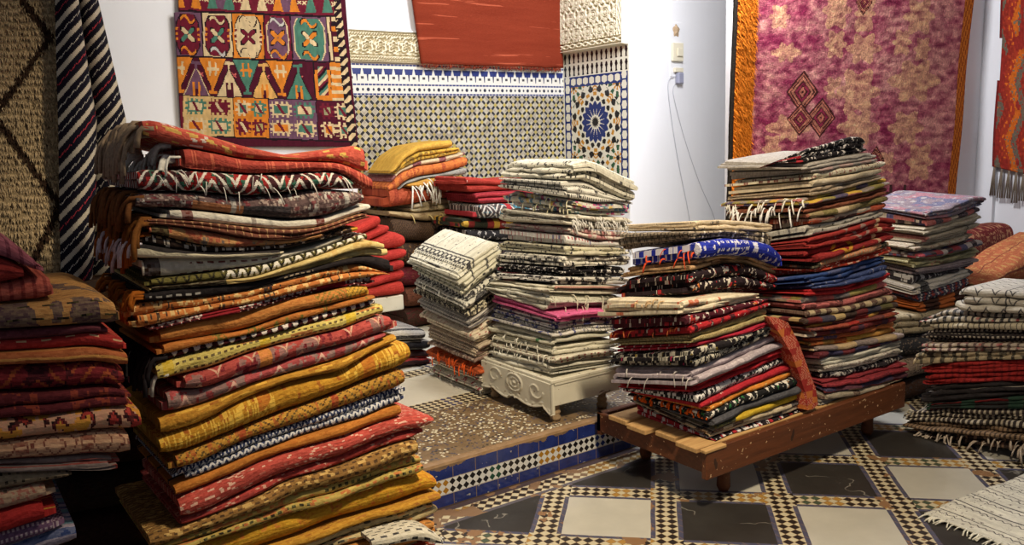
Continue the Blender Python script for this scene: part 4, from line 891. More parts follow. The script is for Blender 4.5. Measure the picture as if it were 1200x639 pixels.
def band_h(u, v):
    H = PL1-PL0
    if v < .010 or v > H-.010: return 1
    if v < .045 or v > H-.045:
        if .040 < v < H-.040: return 1
        vv = v-.027 if v < .1 else v-(H-.027)
        a = math.sin(u*2*PI/.042)*.010
        return 1 if min(abs(vv-a), abs(vv+a)) < .0042 else 0
    w = u % .104-.052; y = v-H/2
    r = math.hypot(w, y*1.1); t = math.atan2(y, w)
    s = math.sin(r*230+3*math.sin(t*3))+.6*math.sin(t*6+r*60)
    w2 = (u+.052) % .104-.052; r2 = math.hypot(w2, y)
    if abs(r-.040) < .004 or abs(r2-.022) < .0035: return 1
    return 1 if s > .1 else 0
relief('trim_1', Vector((2.3, WALL_Y, PL0)), Vector((1, 0, 0)), Vector((0, 0, 1)), Vector((0, -1, 0)), 2.0, PL1-PL0, .0052, band_h, .026, m_cream)
tag(MB().box((2.3, WALL_Y+.005, PL0), (PIER_X0, WALL_Y+.2, PL1)).build('trim_1', m_cream), kind='structure')

# pier
tag(MB().box((PIER_X0, PIER_Y, 0), (7.4, WALL_Y+.3, 3.5)).build('wall_pier', m_wall), kind='structure')
PX = PIER_X0
ZPL = at(700, 57.5, 0, PX).z
# carved stucco panel on the pier side
def pier_h(u, v):
    L = PYL
    if min(u, L-u) < .008 or v < .014: return 1
    def braid(s, t): 
        a = math.sin(s*2*PI/.16)*.014; return 1 if min(abs(t-a), abs(t+a)) < .006 else 0
    if v < .075: return 1 if v > .066 else braid(u, v-.040)
    if min(u, L-u) < .062: return 1 if min(u, L-u) > .054 else braid(v, min(u, L-u)-.031)
    a = u-L/2; b = v-.075
    cx = .135; row = math.floor(b/.115); off = (row % 2)*cx/2
    w = (a+off+cx*50+cx/2) % cx-cx/2; y = b-row*.115-.058
    r = math.hypot(w, y); t = math.atan2(y, w)
    if r < .030: return 1 if (abs(r-.026) < .004 or r < .014) else .35
    if r < .036: return 0
    if abs(r-.041) < .004: return 1
    s = math.cos(t*8)*.5+math.sin(r*150)*.8
    g1 = abs(((a*1.0+b*1.0) % .0675)-.034); g2 = abs(((a-b) % .0675)-.034)
    if min(g1, g2) < .0042: return 1
    return 1 if s > .45 else 0
PYL = WALL_Y-PIER_Y
relief('trim_2', Vector((PX-.05, WALL_Y, ZPL)), Vector((0, -1, 0)), Vector((0, 0, 1)), Vector((-1, 0, 0)), PYL, 1.0, .0050, pier_h, .030, m_cream)
tag(MB().box((PX-.052, PIER_Y+.002, ZPL), (PX+.01, WALL_Y, 3.2)).build('trim_2', m_cream), kind='structure')

# painted grids ------------------------------------------------------
def vcol_mat(name, rough=.9, spec=.15, fuzz=.25, bs=.4, q=200):
    m, nt, b = newmat(name, rough, spec)
    a = nt.nodes.new('ShaderNodeAttribute'); a.attribute_name = 'Col'
    X, Y, Z = posE(nt)
    g = noi(nt, X*.6, Y*.6, Z*2, q, 2)
    c = mixc(nt, g, mixc(nt, fuzz, a.outputs['Color'], (0, 0, 0, 1)), a.outputs['Color'])
    nt.links.new(c, b.inputs['Base Color']); bump(nt, b, g+noi(nt, X, Y, Z, 50, 2), bs, .003)
    return m
def paint_grid(name, nu, nv, pos, colr, m, parent=None, solid=0, smooth=True):
    vs = [tuple(pos(i/nu, j/nv)) for j in range(nv+1) for i in range(nu+1)]
    fs = [(j*(nu+1)+i, j*(nu+1)+i+1, (j+1)*(nu+1)+i+1, (j+1)*(nu+1)+i) for j in range(nv) for i in range(nu)]
    me = bpy.data.meshes.new(name); me.from_pydata(vs, [], fs)
    ca = me.color_attributes.new('Col', 'FLOAT_COLOR', 'CORNER'); buf = []
    for j in range(nv):
        for i in range(nu):
            c = lin(colr((i+.5)/nu, (j+.5)/nv)); buf += list(c)*4
    ca.data.foreach_set('color', buf)
    if smooth: me.polygons.foreach_set('use_smooth', [True]*len(me.polygons))
    o = link(name, me, m, parent)
    if solid:
        md = o.modifiers.new('thick', 'SOLIDIFY'); md.thickness = solid; md.offset = 0
    return o
# zellij rosette on the pier side
RZ = at(699, 143, 0, PX).z; RY = (WALL_Y+PIER_Y)/2
BLK = (24,24,30); WHT = (222,218,200); BLU = (32,48,108); OCH = (190,134,44); GRN = (46,86,60)
ZB = at(700, 87, 0, PX).z
def ros(y, z):
    """y across (0 centre), z height"""
    if z > ZB:                                     # black spear frieze over the border
        h = (z-ZB)/(ZPL-ZB); c = PYL/14; w = abs((y/c+50) % 1-.5)
        if h < .5: hh = h*2
        else: hh = (h-.5)*2; w = .5-w if False else w
        lim = .30-.16*abs(math.sin(hh*PI*1.5)); return BLK if (w < lim and .08 < hh < .93) else WHT
    e = PYL/2-abs(y)
    if e < .012: return WHT
    if e < .095 or z > ZB-.085:
        t = e-.012 if e < .095 else ZB-z
        s = z if e < .095 else y
        if t < .012 or t > .070: return BLU
        k = (s/.075) % 1-.5
        return WHT if (abs(k) < .40 and abs(t-.041) < .026*(1-abs(k)*1.1)+.004) else (BLU if abs(k) > .4 else BLU)
    zc = RZ-round((RZ-z)/.74)*.74
    dz = z-zc; r = math.hypot(y, dz); t = math.atan2(dz, y)
    seg = 2*PI/16; k = abs(((t+seg/2) % seg)-seg/2); k2 = abs((t % seg)-seg/2)
    ax = r*math.sin(k); ax2 = r*math.sin(k2)
    if r < .038+.008*math.cos(16*t): return BLK
    if r < .056: return WHT
    if r < .165:
        w = .005+.021*min(1, (r-.05)/.08)*(1 if r < .14 else max(0, (.165-r)/.025))
        return BLU if ax < w else WHT
    if r < .205: return BLK if ax2 < .026*(1-abs(r-.183)/.030) else WHT
    if r < .235: return OCH if ax < .020 and r > .208 else WHT
    if r < .29:
        if ax2 < .034*(1-abs(r-.258)/.036): return BLK
        s8 = 2*PI/8; k8 = abs(((t+s8/2) % s8)-s8/2)
        if r*math.sin(k8) < .030 and r > .24: return OCH if ((r*40+k8*6) % 1) < .6 else WHT
        return WHT
    # corners
    u = abs(y)-.26; v = abs(dz)-.28
    rr = math.hypot(u, v); tt = math.atan2(v, u)
    if rr < .02: return BLK
    if rr < .05: return OCH if math.cos(tt*8) > -.2 else WHT
    if rr < .10: return GRN if math.cos(tt*8) > .0 and rr > .056 else WHT
    q = (y*18) % 1-.5; q2 = (z*18) % 1-.5
    a_ = abs(q)+abs(q2)
    return (GRN if (int(y*18+50)+int(z*18)) % 3 == 0 else BLK if (int(y*18+50)+int(z*18)) % 3 == 1 else OCH) if a_ < .44 else WHT
m_ros = vcol_mat('zellij_rosette', .25, .5, .06, .1, 60)
z_lo = .9
tag(paint_grid('wall_pier_tiles', 190, 300, lambda u, v: (PX-.012, WALL_Y-PYL*u, z_lo+(ZPL-z_lo)*v),
    lambda u, v: ros(PYL*(u-.5), z_lo+(ZPL-z_lo)*v), m_ros, smooth=False), kind='structure')
tag(MB().box((PX-.011, PIER_Y+.002, 0), (PX+.01, WALL_Y, ZPL)).build('wall_pier_base', m_wall), kind='structure')
# left wall (carries the kilim), rug wall on the right, right wall
KX = at(412, 100, 1, LEFTW_Y).x
tag(MB().box((-3, LEFTW_Y, 0), (KX, WALL_Y+.3, 3.5)).build('wall_left', m_wall), kind='structure')
RWX = at(880, 200, 1, RUGW_Y).x; CORX = at(1147, 200, 1, RUGW_Y).x
tag(MB().box((RWX, RUGW_Y, 0), (CORX+.2, RUGW_Y+.2, 3.5)).build('wall_right_back', m_wall), kind='structure')
tag(MB().box((CORX, -1.5, 0), (CORX+.2, RUGW_Y, 3.5)).build('wall_right', m_wall), kind='structure')
tag(MB().box((CORX-.05, RUGW_Y-.14, 0), (CORX, RUGW_Y, 3.5)).build('trim_3', m_wall), kind='structure')
tag(MB().box((-3, 3.02, 0), (at(96, 200, 1, 3.02).x, 3.14, 3.5)).build('wall_partition', m_wall), kind='structure')
tag(MB().box((-3, .6, 3.5), (CORX+.2, WALL_Y+.3, 3.6)).build('ceiling', m_wall), kind='structure')

# ------------------------------------------------------------------ hanging textiles
KM = (104,28,44); KO = (204,122,42); KC = (204,180,138); KP = (104,72,92); KG = (72,116,98); KB = (34,22,28); KD = (74,22,38)
def gear(dx, dy, w=13, h=9.5):
    ax, ay = abs(dx), abs(dy)
    if ax < w-3 and ay < h-3: return 2 if (ax > w-5 or ay > h-5) else 1
    if ax < w-3 and ay < h: return 2 if int(dx+60)//3 % 2 == 0 else 0
    if ay < h-3 and ax < w: return 2 if int(dy+60)//3 % 2 == 0 else 0
    return 0
def xmot(dx, dy, s):
    ax, ay = abs(dx)/s, abs(dy)/s
    return ax < 1 and ay < 1 and abs(ax-ay) < .42 and ax+ay > .12
def smot(dx, dy, s):
    x, y = dx/s, dy/s
    return abs(x) < 1 and abs(y) < .6 and (abs(y-.45*math.sin(x*PI)) < .22)
def kil(x, y):
    n = mnoise.noise(Vector((x*.3, y*.12, 0)))
    x += mnoise.noise(Vector((x*.08, y*.08, 5)))*1.2; y += mnoise.noise(Vector((x*.08, y*.08, 9)))*1.2
    y0 = y-.035*(x-205)
    def sh(c): k = 1+.13*n; return tuple(v*k for v in c)
    if x > 411+(y/168)*5: return sh(KD)
    if x > 402+(y/168)*5: return sh(KC if ((x-402)+(y % 11)) % 12 < 6 and y % 11 > 2 else KB)
    if y0 < 13:                                     # top row
        if y0 > 11.5: return sh(KB)
        q = (x-236) % 42-21; base = [KG, KC, KO][int((x-236)//42) % 3]
        yy = (y0-13) % -70
        if y0 > 9: return sh(KM)
        if abs(q) < 6-y0*.25: return sh(KM if int((x-236)//42) % 2 else KP)
        if abs(q) < 15+(y0*.3): return sh(base)
        if xmot(abs(q)-18, y0+2, 2.5): return sh(KC)
        return sh(KM)
    if y0 < 66:                                     # row of five medallions
        bnd = [190, 238, 275, 314, 347, 392, 412]; gr = [KP, KC, KO, KM, KP, KD]; md = [KM, KM, KC, KP, KG, KO]
        for i in range(6):
            if x < bnd[i+1]: break
        if min(x-bnd[i], bnd[i+1]-x) < .8 or y0 < 14 or y0 > 65: return sh(KB)
        cx = (max(bnd[i], 202)+bnd[i+1])/2; dx, dy = x-cx, y0-40; hw = (bnd[i+1]-max(bnd[i], 202))/2
        if i == 5:
            if abs(dx) > 6: return sh(KC)
            return sh([KO, KD, KC, KB][int(y0/6) % 4]) if abs(dx) < 4 else sh(KD)
        if xmot(dx, dy, 8): return sh([KC, KC, KM, KO, KC][i] if (dx*dy > 0) else [KG, KG, KM, KO, KO][i])
        if xmot(dx, dy, 9.5): return sh(KB)
        if smot(dx, dy+18, 9): return sh([KO, KC, KC, LGRAY, KO][i])
        if smot(dx, dy-19, 9): return sh([KO, LGRAY, KC, KO, KO][i])
        if smot(dx, dy+18, 10.5) or smot(dx, dy-19, 10.5): return sh(KB)
        if hw-6 < abs(dx) < hw-3 and abs(dy) < 9 and i in (0, 1, 2): return sh([KO, KO, KM][i] if int(dy+20) % 6 < 3 else md[i])
        lim = (hw-4) if abs(dy) < 14 else (hw-4)-(abs(dy)-14)*.55
        if abs(abs(dx)-lim) < .8 and abs(dy) < 24: return sh(KC if i in (3, 4) else KB)
        if abs(dx) < lim and abs(dy) < 24: return sh(md[i])
        return sh(gr[i])
    if y0 < 112:                                    # row of opposed triangles
        if y0 > 111 or y0 < 67: return sh(KB)
        t = (y0-67)/45
        if x > 392: return sh(KC if y0 % 9 < 4 else KO)
        if x > 371:
            if abs(x-382) > 9.5: return sh(KB)
            if abs(x-382) < 6 and 72 < y0 < 106: return sh([KG, KC, KM, KB][int((y0+x)/4) % 4])
            return sh(KO if y0 > 76 else KD)
        for cx, c in ((209, KO), (249, KO), (290, KG), (331, KO)):
            dx = abs(x-cx)
            if t < .78 and dx < 17*(1-t*1.12):
                if dx > 17*(1-t*1.12)-1: return sh(KB)
                if dx < 7 and .1 < t < .45 and (abs(dx-3.5) < 1.2 or abs(t-.28) < .04): return sh(KC if c is KO else KO)
                return sh(c)
            if .55 < t < .88 and dx < 1.6: return sh(c)
            if .84 < t < .92 and dx < 5: return sh(c)
        for cx, c in ((229, KP), (269, KC), (311, (206,158,90)), (352, KG)):
            dx = abs(x-cx)
            if t > .28 and dx < 18*(t-.2)*1.15:
                if dx > 18*(t-.2)*1.15-1.2: return sh(KC if c is KP else KB)
                if t > .62 and dx < 6 and abs(dx-3) < 1.3: return sh(KO if c is not KC else KD)
                if t > .8 and dx < 3: return sh(KD)
                return sh(c)
            if .08 < t < .3 and (dx < 1.5 or (t < .16 and dx < 6)): return sh(c)
        if xmot((x-205) % 20-10, y0-86, 2.5): return sh(DPINK)
        return sh(KD)
    # row of comb motifs
    bnd = [190, 272, 314, 371, 420]; gr = [(200,168,112), KO, KP, KD]
    for i in range(4):
        if x < bnd[i+1]: break
    if abs(x-bnd[i]) < .9 or y0 > 158: return sh(KB if y0 <= 160 else KD)
    sets = [[(228, KC), (256, KM), (228, KO), (256, KC)], [(284, KG), (303, KC), (284, KM), (303, (170,160,100))],
            [(329, KG), (357, KC), (329, KO), (357, KG)], [(384, (150,150,110)), (402, KG), (384, KO), (402, KG)]][i]
    for k, (cx, c) in enumerate(sets):
        cy = 124 if k < 2 else 146
        g = gear(x-cx, y0-cy, 13 if i in (0, 2) else 9)
        if g:
            if abs((x-cx)-(y0-cy)*.6) < 1.8 and abs(y0-cy) < 6: return sh(KM if c is not KM else KC)
            if g == 2: return sh(KG if c is KC else KC if c in (KG, KO) else KM)
            return sh(c)
    if x < 213: return sh(KM)
    return sh(gr[i])
m_kil = vcol_mat('kilim_wool', .92, .1, .3)
KY = LEFTW_Y-.03
def kpos(u, v):
    x = 204+214*u; y = 172-232*v
    xl = 203+(y/168)*10 if y > 14 else 209+(y/168)*6; xr = 404+(y/168)*15
    xs = xl+(xr-xl)*u
    p = at(xs, y+.035*(xs-205)*0, 1, KY)
    p.y += .012*mnoise.noise(Vector((p.x*3, p.z*3, 0)))
    return p
def kcol(u, v):
    y = 172-232*v
    return kil(203+8*min(1, max(0, y)/168)+(214-8*min(1, max(0, y)/168)+0)*u, y if y > -20 else -20+(y % 40))
o = paint_grid('hanging_kilim', 214, 232, kpos, kcol, m_kil, solid=.008)
setlabel(o, 'patchwork kilim in maroon, orange, purple and green with medallions, hanging on the white wall', 'rug')

m_or, nt, b = newmat('rust_wool', .95, .1)
X, Y, Z = posE(nt)
c = mixc(nt, noi(nt, X*.35, Y, Z*3, 5, 4, .6), (116, 42, 26), (152, 66, 42)); g = noi(nt, X*.4, Y, Z*2, 150, 2)
c = mixc(nt, noi(nt, X*.2, Y, Z*7, 6, 3).gt(.66), c, (186, 92, 64)); c = mixc(nt, g, mixc(nt, .4, c, (60, 10, 6)), c)
nt.links.new(c, b.inputs['Base Color']); bump(nt, b, g, .6, .004)
OX0, OX1 = at(486, 60, 1, WALL_Y-.05).x, at(663, 70, 1, WALL_Y-.05).x-.03
def opos(u, v):
    x = OX0+(OX1-OX0)*u; zb = 2.012+.008*mnoise.noise(Vector((x*8, 0, 0)))
    xo = x-(1-v)*-.0
    return Vector((x+.05*(1-v)*(1-u)-.03*v*(1-u), WALL_Y-.055+.010*math.sin(x*9)+.01*mnoise.noise(Vector((x*3, v*2, 0))), zb+(2.75-zb)*v))
o = paint_grid('hanging_rug', 60, 30, opos, lambda u, v: RUST, m_or, solid=.02)
setlabel(o, 'plain rust-orange rug hanging over the tiled wall beside the carved panel', 'rug')
mb = MB(); rg = random.Random(3)
for i in range(260):
    x = OX0+.05+(OX1-OX0-.06)*rg.random(); y = WALL_Y-.055+.01*math.sin(x*9); l = rg.uniform(.01, .035)
    mb.tube([(x, y, 2.03), (x+rg.uniform(-.01, .01), y-.004, 2.01-l*.5), (x+rg.uniform(-.02, .02), y, 2.012-l)], .0022, 4)
tag(mb.build('fringe', ym((150,66,44)), o, True), kind='stuff')

# big pink-magenta rug with shaggy orange border
RY_ = RUGW_Y-.07
def bigcol(x, y):
    n1 = mnoise.fractal(Vector((x*.035, y*.05, 1)), 1, 2, 4); n2 = mnoise.fractal(Vector((x*.11, y*.16, 7)), 1, 2, 4); n3 = mnoise.noise(Vector((x*.9, y*.6, 2)))
    if x < 1.8: return (46,40,34)
    if x < 24:
        if x > 21.5: return (120,50,70)
        s = abs(((y/9) % 2)-1); d = abs((x-13)-(s-.5)*14)
        return (96,54,24) if d < 1.6 and n2 > -.25 else (226+20*n3, 128+24*n3+30*n2, 34)
    if x > 268:
        return (214,120,44) if int(y/6+x) % 3 else (150,70,30)
    t = (x-24)/244
    m = (150, 46, 80); p = (220, 152, 140); q_ = (232, 174, 132)
    k = .42+.30*t+.55*n1+.45*n2
    if y > 190: k -= .25
    k = max(0, min(1, k)); c = [m[i]+(p[i]-m[i])*k for i in range(3)]
    def bl(cx, cy, rx, ry): return math.hypot((x-cx)/rx, (y-cy)/ry)
    a = 0
    for cx, cy, rx, ry in ((120, 52, 12, 16), (154, 57, 17, 16), (152, 16, 10, 26), (118, 12, 15, 22), (196, 50, 9, 16), (220, 58, 9, 14), (60, 62, 15, 10), (120, 104, 11, 13), (50, 20, 10, 14), (214, 20, 16, 20), (150, 108, 22, 26), (215, 95, 26, 22), (152, 150, 22, 18), (210, 150, 18, 18), (230, 190, 14, 22), (190, 190, 10, 12), (68, 150, 22, 14), (50, 175, 10, 18)):
        d = bl(cx, cy, rx, ry); th_ = math.atan2(y-cy, x-cx); lim = 1+.22*math.cos(6*th_)
        if d < lim: a = max(a, .78+.4*n2)
        elif d < lim+.12 and n2 > 0: a = min(a, -.3)
    if a > 0: c = [c[i]+(q_[i]-c[i])*min(1, a) for i in range(3)]
    # dark outlined lozenges
    for cx, cy, rx, ry in ((82, 108, 18, 24), (106, 138, 17, 22), (82, 140, 15, 18), (176, 188, 10, 16), (160, 196, 9, 14), (150, 3, 9, 14)):
        d = abs(x-cx)/rx+abs(y-cy)/ry
        if d < 1: c = [(206, 122, 100), (150, 48, 74), (204, 130, 104)][int(d*4) % 3] if (d*4) % 1 > .35 else (86, 44, 40)
        if abs(d-1) < .07: c = (80, 40, 38)
    for cx, cy, w, h in ((205, 226, 22, 10),):
        if abs(x-cx) < w and abs(y-cy) < h and (abs(abs(x-cx)-w*.4) < 1.6 or abs(y-cy) < 1.4): c = (90, 60, 56)
    k = 1+.22*n3+.18*n2
    return tuple(v*k for v in c)
def bigpos(u, v):
    x = 862+(1-v)*0+278*u; y = 262-330*v
    xl, xr = 862-y*.040, 1140-y*.094
    xs = xl+(xr-xl)*u
    # a straight bottom edge: z fixed from the wall plane
    p = at(xs, 100, 1, RY_); z = .9+(2.75-.9)*v
    # find the x on this vertical
    ys = 0
    q_ = at(xs, y, 1, RY_); p = Vector((q_.x, RY_, q_.z))
    p.y += .02*mnoise.noise(Vector((p.x*1.5, p.z*1.5, 3)))-.0018*mnoise.noise(Vector((p.x*30, p.z*30, 3)))
    return p
m_big = vcol_mat('knotted_wool', .95, .08, .45, .9, 110)
o = paint_grid('hanging_rug', 250, 240, bigpos, lambda u, v: bigcol(278*u, 262-330*v), m_big, solid=.022)
setlabel(o, 'large faded magenta rug with peach motifs and shaggy orange left border, hanging on the wall', 'rug')
def tuft(mb, p, n, up, l, w, rg):
    d = (n+up*rg.uniform(-1.3, -.2)+Vector((rg.uniform(-.5, .5), rg.uniform(-.3, .3), 0))).normalized()*l
    s = Vector((w, 0, 0)); t = Vector((0, 0, w))
    k = len(mb.v)
    mid = p+d*.55
    mb.v += [tuple(p-s), tuple(p+s), tuple(p+t), tuple(mid-s*.8+d*.05), tuple(mid+s*.8), tuple(mid+t*.8), tuple(p+d+Vector((0, 0, -l*.35)))]
    mb.f += [(k, k+1, k+4, k+3), (k+1, k+2, k+5, k+4), (k+2, k, k+3, k+5), (k+3, k+4, k+6), (k+4, k+5, k+6), (k+5, k+3, k+6)]
    mb.mi += [0]*6
mb = MB(); rg = random.Random(5); up = Vector((0, 0, 1))
for i in range(9000):
    u = rg.uniform(.008, .078); v = rg.uniform(.04, .99)
    if rg.random() < .5 and abs(((262-330*v)/9 % 2)-1-.5-(278*u-13)/14) < .14: continue
    p = bigpos(u, v); tuft(mb, p+Vector((0, -.012, 0)), Vector((0, -1, 0)), up, rg.uniform(.02, .042), rg.uniform(.002, .004), rg)
f = mb.build('shaggy_border', ym((230,128,36)), o); tag(f, kind='stuff'); f['label'] = 'shaggy orange border'

# small red rug on the right wall
R2X = CORX-.05
def r2pos(u, v):
    y_ = 195-240*v
    xs = 1163+60*u+(195-y_)*.055
    q_ = at(xs, y_-20*0+u*14*(1-v), 0, R2X); q_.x -= .01*math.sin(v*9); return q_
def r2col(u, v):
    x, y = u*9, v*14
    n = mnoise.noise(Vector((u*30, v*60, 0)))
    g = int(math.floor(x-abs((y % 4)-2)*.8)) % 4; c = [(150,50,38),(168,60,40),(206,104,36),(112,100,84)][g if n < .3 else (g+1) % 4]
    if mnoise.noise(Vector((u*6, v*9, 4))) > .25: c = (150,48,40)
    if u < .05: c = (120,36,34)
    return tuple(k*(1+.2*n) for k in c)
o = paint_grid('hanging_rug', 46, 150, r2pos, r2col, m_kil, solid=.012)
setlabel(o, 'red and orange rug with knotted tassels cut off by the right edge, hanging high', 'rug')
for i in range(7):
    mb = MB()
    u = (i+.3)/7; p = r2pos(u, 0); l = .22+.03*math.sin(i*3)
    for k in range(3):
        dx = (k-1)*.008
        mb.tube([(p.x, p.y+dx*.4, p.z+.01), (p.x-.01, p.y+dx, p.z-l*.4), (p.x-.012, p.y+dx*2.2, p.z-l)], .004, 5, r1=.006)
    mb.build('tassel', ym((128,114,98)), o, True)

# beige shaggy rug with brown lozenge lines at the left
BY = 2.93
segs = [((24,-4),(58,43)),((58,43),(-4,128)),((-4,140),(69,239)),((69,239),(36,306)),((-60,60),(-4,128)),((-60,210),(-4,140)),((24,-4),(-20,-60)),((36,306),(0,350))]
def segd(x, y):
    m = 99
    for (a, b_) in segs:
        dx, dy = b_[0]-a[0], b_[1]-a[1]; t = max(0, min(1, ((x-a[0])*dx+(y-a[1])*dy)/(dx*dx+dy*dy)))
        m = min(m, math.hypot(x-a[0]-t*dx, y-a[1]-t*dy))
    return m
def bpos(u, v):
    y = 352-420*v; xr = 69+y*.045+2*mnoise.noise(Vector((0, y*.05, 0)))
    xs = -70+(xr+70)*u
    p = at(xs, y, 1, BY)
    h = math.sin((y+4*mnoise.noise(Vector((xs*.03, y*.05, 2))))*.75)
    p.y -= .012*max(0, h)+.03*mnoise.noise(Vector((p.x*5, p.z*2, 0)))+.004*mnoise.noise(Vector((p.x*60, p.z*60, 0)))
    return p
def bcol(u, v):
    y = 352-420*v; x = -70+(69+y*.045+70)*u
    d = segd(x+2.5*mnoise.noise(Vector((x*.3, y*.3, 0))), y)
    n = mnoise.noise(Vector((x*.15, y*.3, 1)))
    if u > .965: return (70,62,48)
    if d < 4.2: return (62+14*n, 46+10*n, 36)
    return (170+22*n, 150+22*n, 116+18*n)
m_bei = vcol_mat('shag_wool', .95, .08, .4, 1.0, 90)
o = paint_grid('hanging_rug', 140, 230, bpos, bcol, m_bei, solid=.02)
setlabel(o, 'shaggy beige Berber-style rug with dark brown lozenge lines, hanging at the far left', 'rug')
mb = MB(); mb2 = MB(); mb3 = MB(); rg = random.Random(9)
for i in range(18000):
    u, v = rg.uniform(.35, .995), rg.uniform(.02, .93); y = 352-420*v; x = -70+(69+y*.045+70)*u; p = bpos(u, v)
    t = mb3 if u > .965 else (mb2 if segd(x, y) < 4.6 else mb)
    tuft(t, p+Vector((0, -.006, 0)), Vector((0, -1, 0)), up, rg.uniform(.010, .022), rg.uniform(.0012, .0024), rg)
for t, n_, c_, lb in ((mb, 'pile', (206,184,146), 'beige wool pile'), (mb2, 'pattern_pile', (66,50,40), 'dark brown wool pile'), (mb3, 'edge_pile', (74,66,50), 'dark olive edge pile')):
    f = t.build(n_, ym(c_), o); tag(f, kind='stuff'); f['label'] = lb

# striped blanket
def stpos(u, v):
    y = 345-400*v
    xl = 66+y*.02; xr = 118+y*.23 if y < 140 else 150-(y-140)*.055
    xs = xl+(xr-xl)*u
    p = at(xs, y, 1, 2.86)
    fb = .52+.05*math.sin(v*5); p.y += (.07 if u > fb else .07*max(0, 1-(fb-u)/.06)*.4)-.05*abs(math.sin((u if u < fb else u-fb)*5.5)); p.y += .0*math.sin(u*9.5+v*1.2)*(.5+.5*(1-v))+.012*mnoise.noise(Vector((p.x*8, p.z*3, 0)))
    return p
def stcol(u, v):
    y = 345-400*v; xl = 66+y*.02; xr = 118+y*.23 if y < 140 else 150-(y-140)*.055
    x = (xr-xl)*u
    fold = 1 if u > .52+.05*math.sin(v*5) else 0
    s = (y+1.3*x+fold*12)/28
    f_ = s % 1; k = int(math.floor(s))
    if f_ < .27: return (206,200,184)
    if abs(f_-.63) < .045: return ((200,70,84) if k % 3 == 0 else (214,212,204)) if int(x*1.1+y*.6) % 2 == 0 else (26,26,38)
    return (28,28,42) if f_ < .9 else (34,32,44)
o = paint_grid('striped_blanket', 110, 260, stpos, stcol, vcol_mat('blanket_wool', .95, .08, .3), solid=.008)
setlabel(o, 'navy blanket with cream diagonal stripes hanging in folds beside the beige shaggy rug', 'blanket')

# ------------------------------------------------------------------ furniture
m_wood, nt, b = newmat('stained_wood', .5, .35)
X, Y, Z = posE(nt)
g = noi(nt, X*1.0, Y*9, Z*14, 5, 4, .6); c = mixc(nt, g, (58, 30, 17), (120, 68, 38))
c = mixc(nt, noi(nt, X, Y, Z, 60, 2).gt(.70), c, (206, 170, 130)); c = mixc(nt, noi(nt, X*2, Y, Z, 3, 3).gt(.68), c, (56, 34, 24))
nt.links.new(c, b.inputs['Base Color']); bump(nt, b, g, .3, .003); gloss_noise(nt, b, X, Z, .35, .7)
m_slat, nt, b = newmat('pale_slats', .7, .2)
X, Y, Z = posE(nt)
g = noi(nt, X*1.5, Y*16, Z*6, 6, 4); nt.links.new(mixc(nt, g, (146, 104, 62), (216, 180, 124)), b.inputs['Base Color']); bump(nt, b, g, .3, .002)
pr_ = bpy.data.objects.new('slatted_platform', None); COL.objects.link(pr_); pr_.location = (3, 2.4, 0)
setlabel(pr_, 'low brown wooden platform with pale slats carrying the dark and tallest stacks', 'platform')
def child(mb, name, m, par, smooth=False):
    o = mb.build(name, m, par, smooth); o.matrix_parent_inverse = Matrix.Translation(par.location).inverted(); return o
PX0, PX1, PY0, PY1 = 2.325, 3.715, 2.078, 2.74
child(MB().box((PX0+.01, PY0, .135), (PX1, PY0+.028, .258), bev=.004), 'front_board', m_wood, pr_)
child(MB().box((PX0+.03, PY0+.03, .15), (PX0+.055, PY1, .238), bev=.004), 'side_board', m_wood, pr_)
child(MB().box((PX1-.03, PY0+.03, .15), (PX1-.004, PY1, .238), bev=.004), 'side_board', m_wood, pr_)
child(MB().box((PX0+.03, PY1-.028, .135), (PX1, PY1, .238), bev=.004), 'back_board', m_wood, pr_)
for k in range(5):
    y0 = PY0+.032+k*.135
    if y0+.112 > PY1: break
    child(MB().box((PX0+(-.012, .012, -.02, .0, -.03)[k], y0, .24), (PX1-.01, y0+.112, .2605), bev=.003), 'slat', m_slat, pr_)
child(MB().box((PX0, PY0-.004, .245), (PX0+.12, PY0+.026, .259), bev=.003), 'slat_end', m_slat, pr_)
for x, y in ((PX0+.235, PY0+.11), (PX1-.13, PY0+.11), (PX0+.235, PY1-.1), (PX1-.13, PY1-.1)):
    child(MB().lathe([(.020, 0), (.028, .02), (.026, .07), (.030, .10), (.036, .14), (.036, .24)], x, y), 'leg', m_wood, pr_, True)

m_lk = rugmat('leaning_kilim_wool', (206, 66, 46), [('dm',(232,160,130),.07,.09,3,.25),('pt',[(222,120,50),(180,40,40)],.03,.04,.35)], .004, 6.2)
outl = [(900,372),(911,373),(922,378),(936,402),(947,430),(956,456),(959,474),(953,480),(945,481),(944,462),(938,440),(927,414),(916,394),(905,381)]
pf = [at(x, y, 1, 2.085) for x, y in outl]; n = len(pf)
vs = []; uv = []; K = 12
for k in range(K+1):
    yy = 2.085+.38*k/K
    for i_, p in enumerate(pf): vs.append((p.x+.004*math.sin(k*1.7+i_), yy+(.004*math.sin(i_*2.1)), max(p.z, PLZ+.001))); uv.append((p.z, p.x+k*.03))
fs = [tuple(range(n-1, -1, -1)), tuple(range(K*n, K*n+n))]+[(k*n+i_, k*n+(i_+1) % n, (k+1)*n+(i_+1) % n, (k+1)*n+i_) for k in range(K) for i_ in range(n)]
me = bpy.data.meshes.new('leaning_kilim'); me.from_pydata(vs, [], fs); ul = me.uv_layers.new(name='UVMap'); fl_ = []
for p in me.polygons:
    for vi in p.vertices: fl_ += list(uv[vi])
ul.data.foreach_set('uv', fl_)
import bmesh
bm = bmesh.new(); bm.from_mesh(me); bmesh.ops.recalc_face_normals(bm, faces=bm.faces); bm.to_mesh(me); bm.free()
o = link('leaning_kilim', me, m_lk); setlabel(o, 'red-orange kilim with pale lozenges wedged upright between the two platform stacks', 'rug')

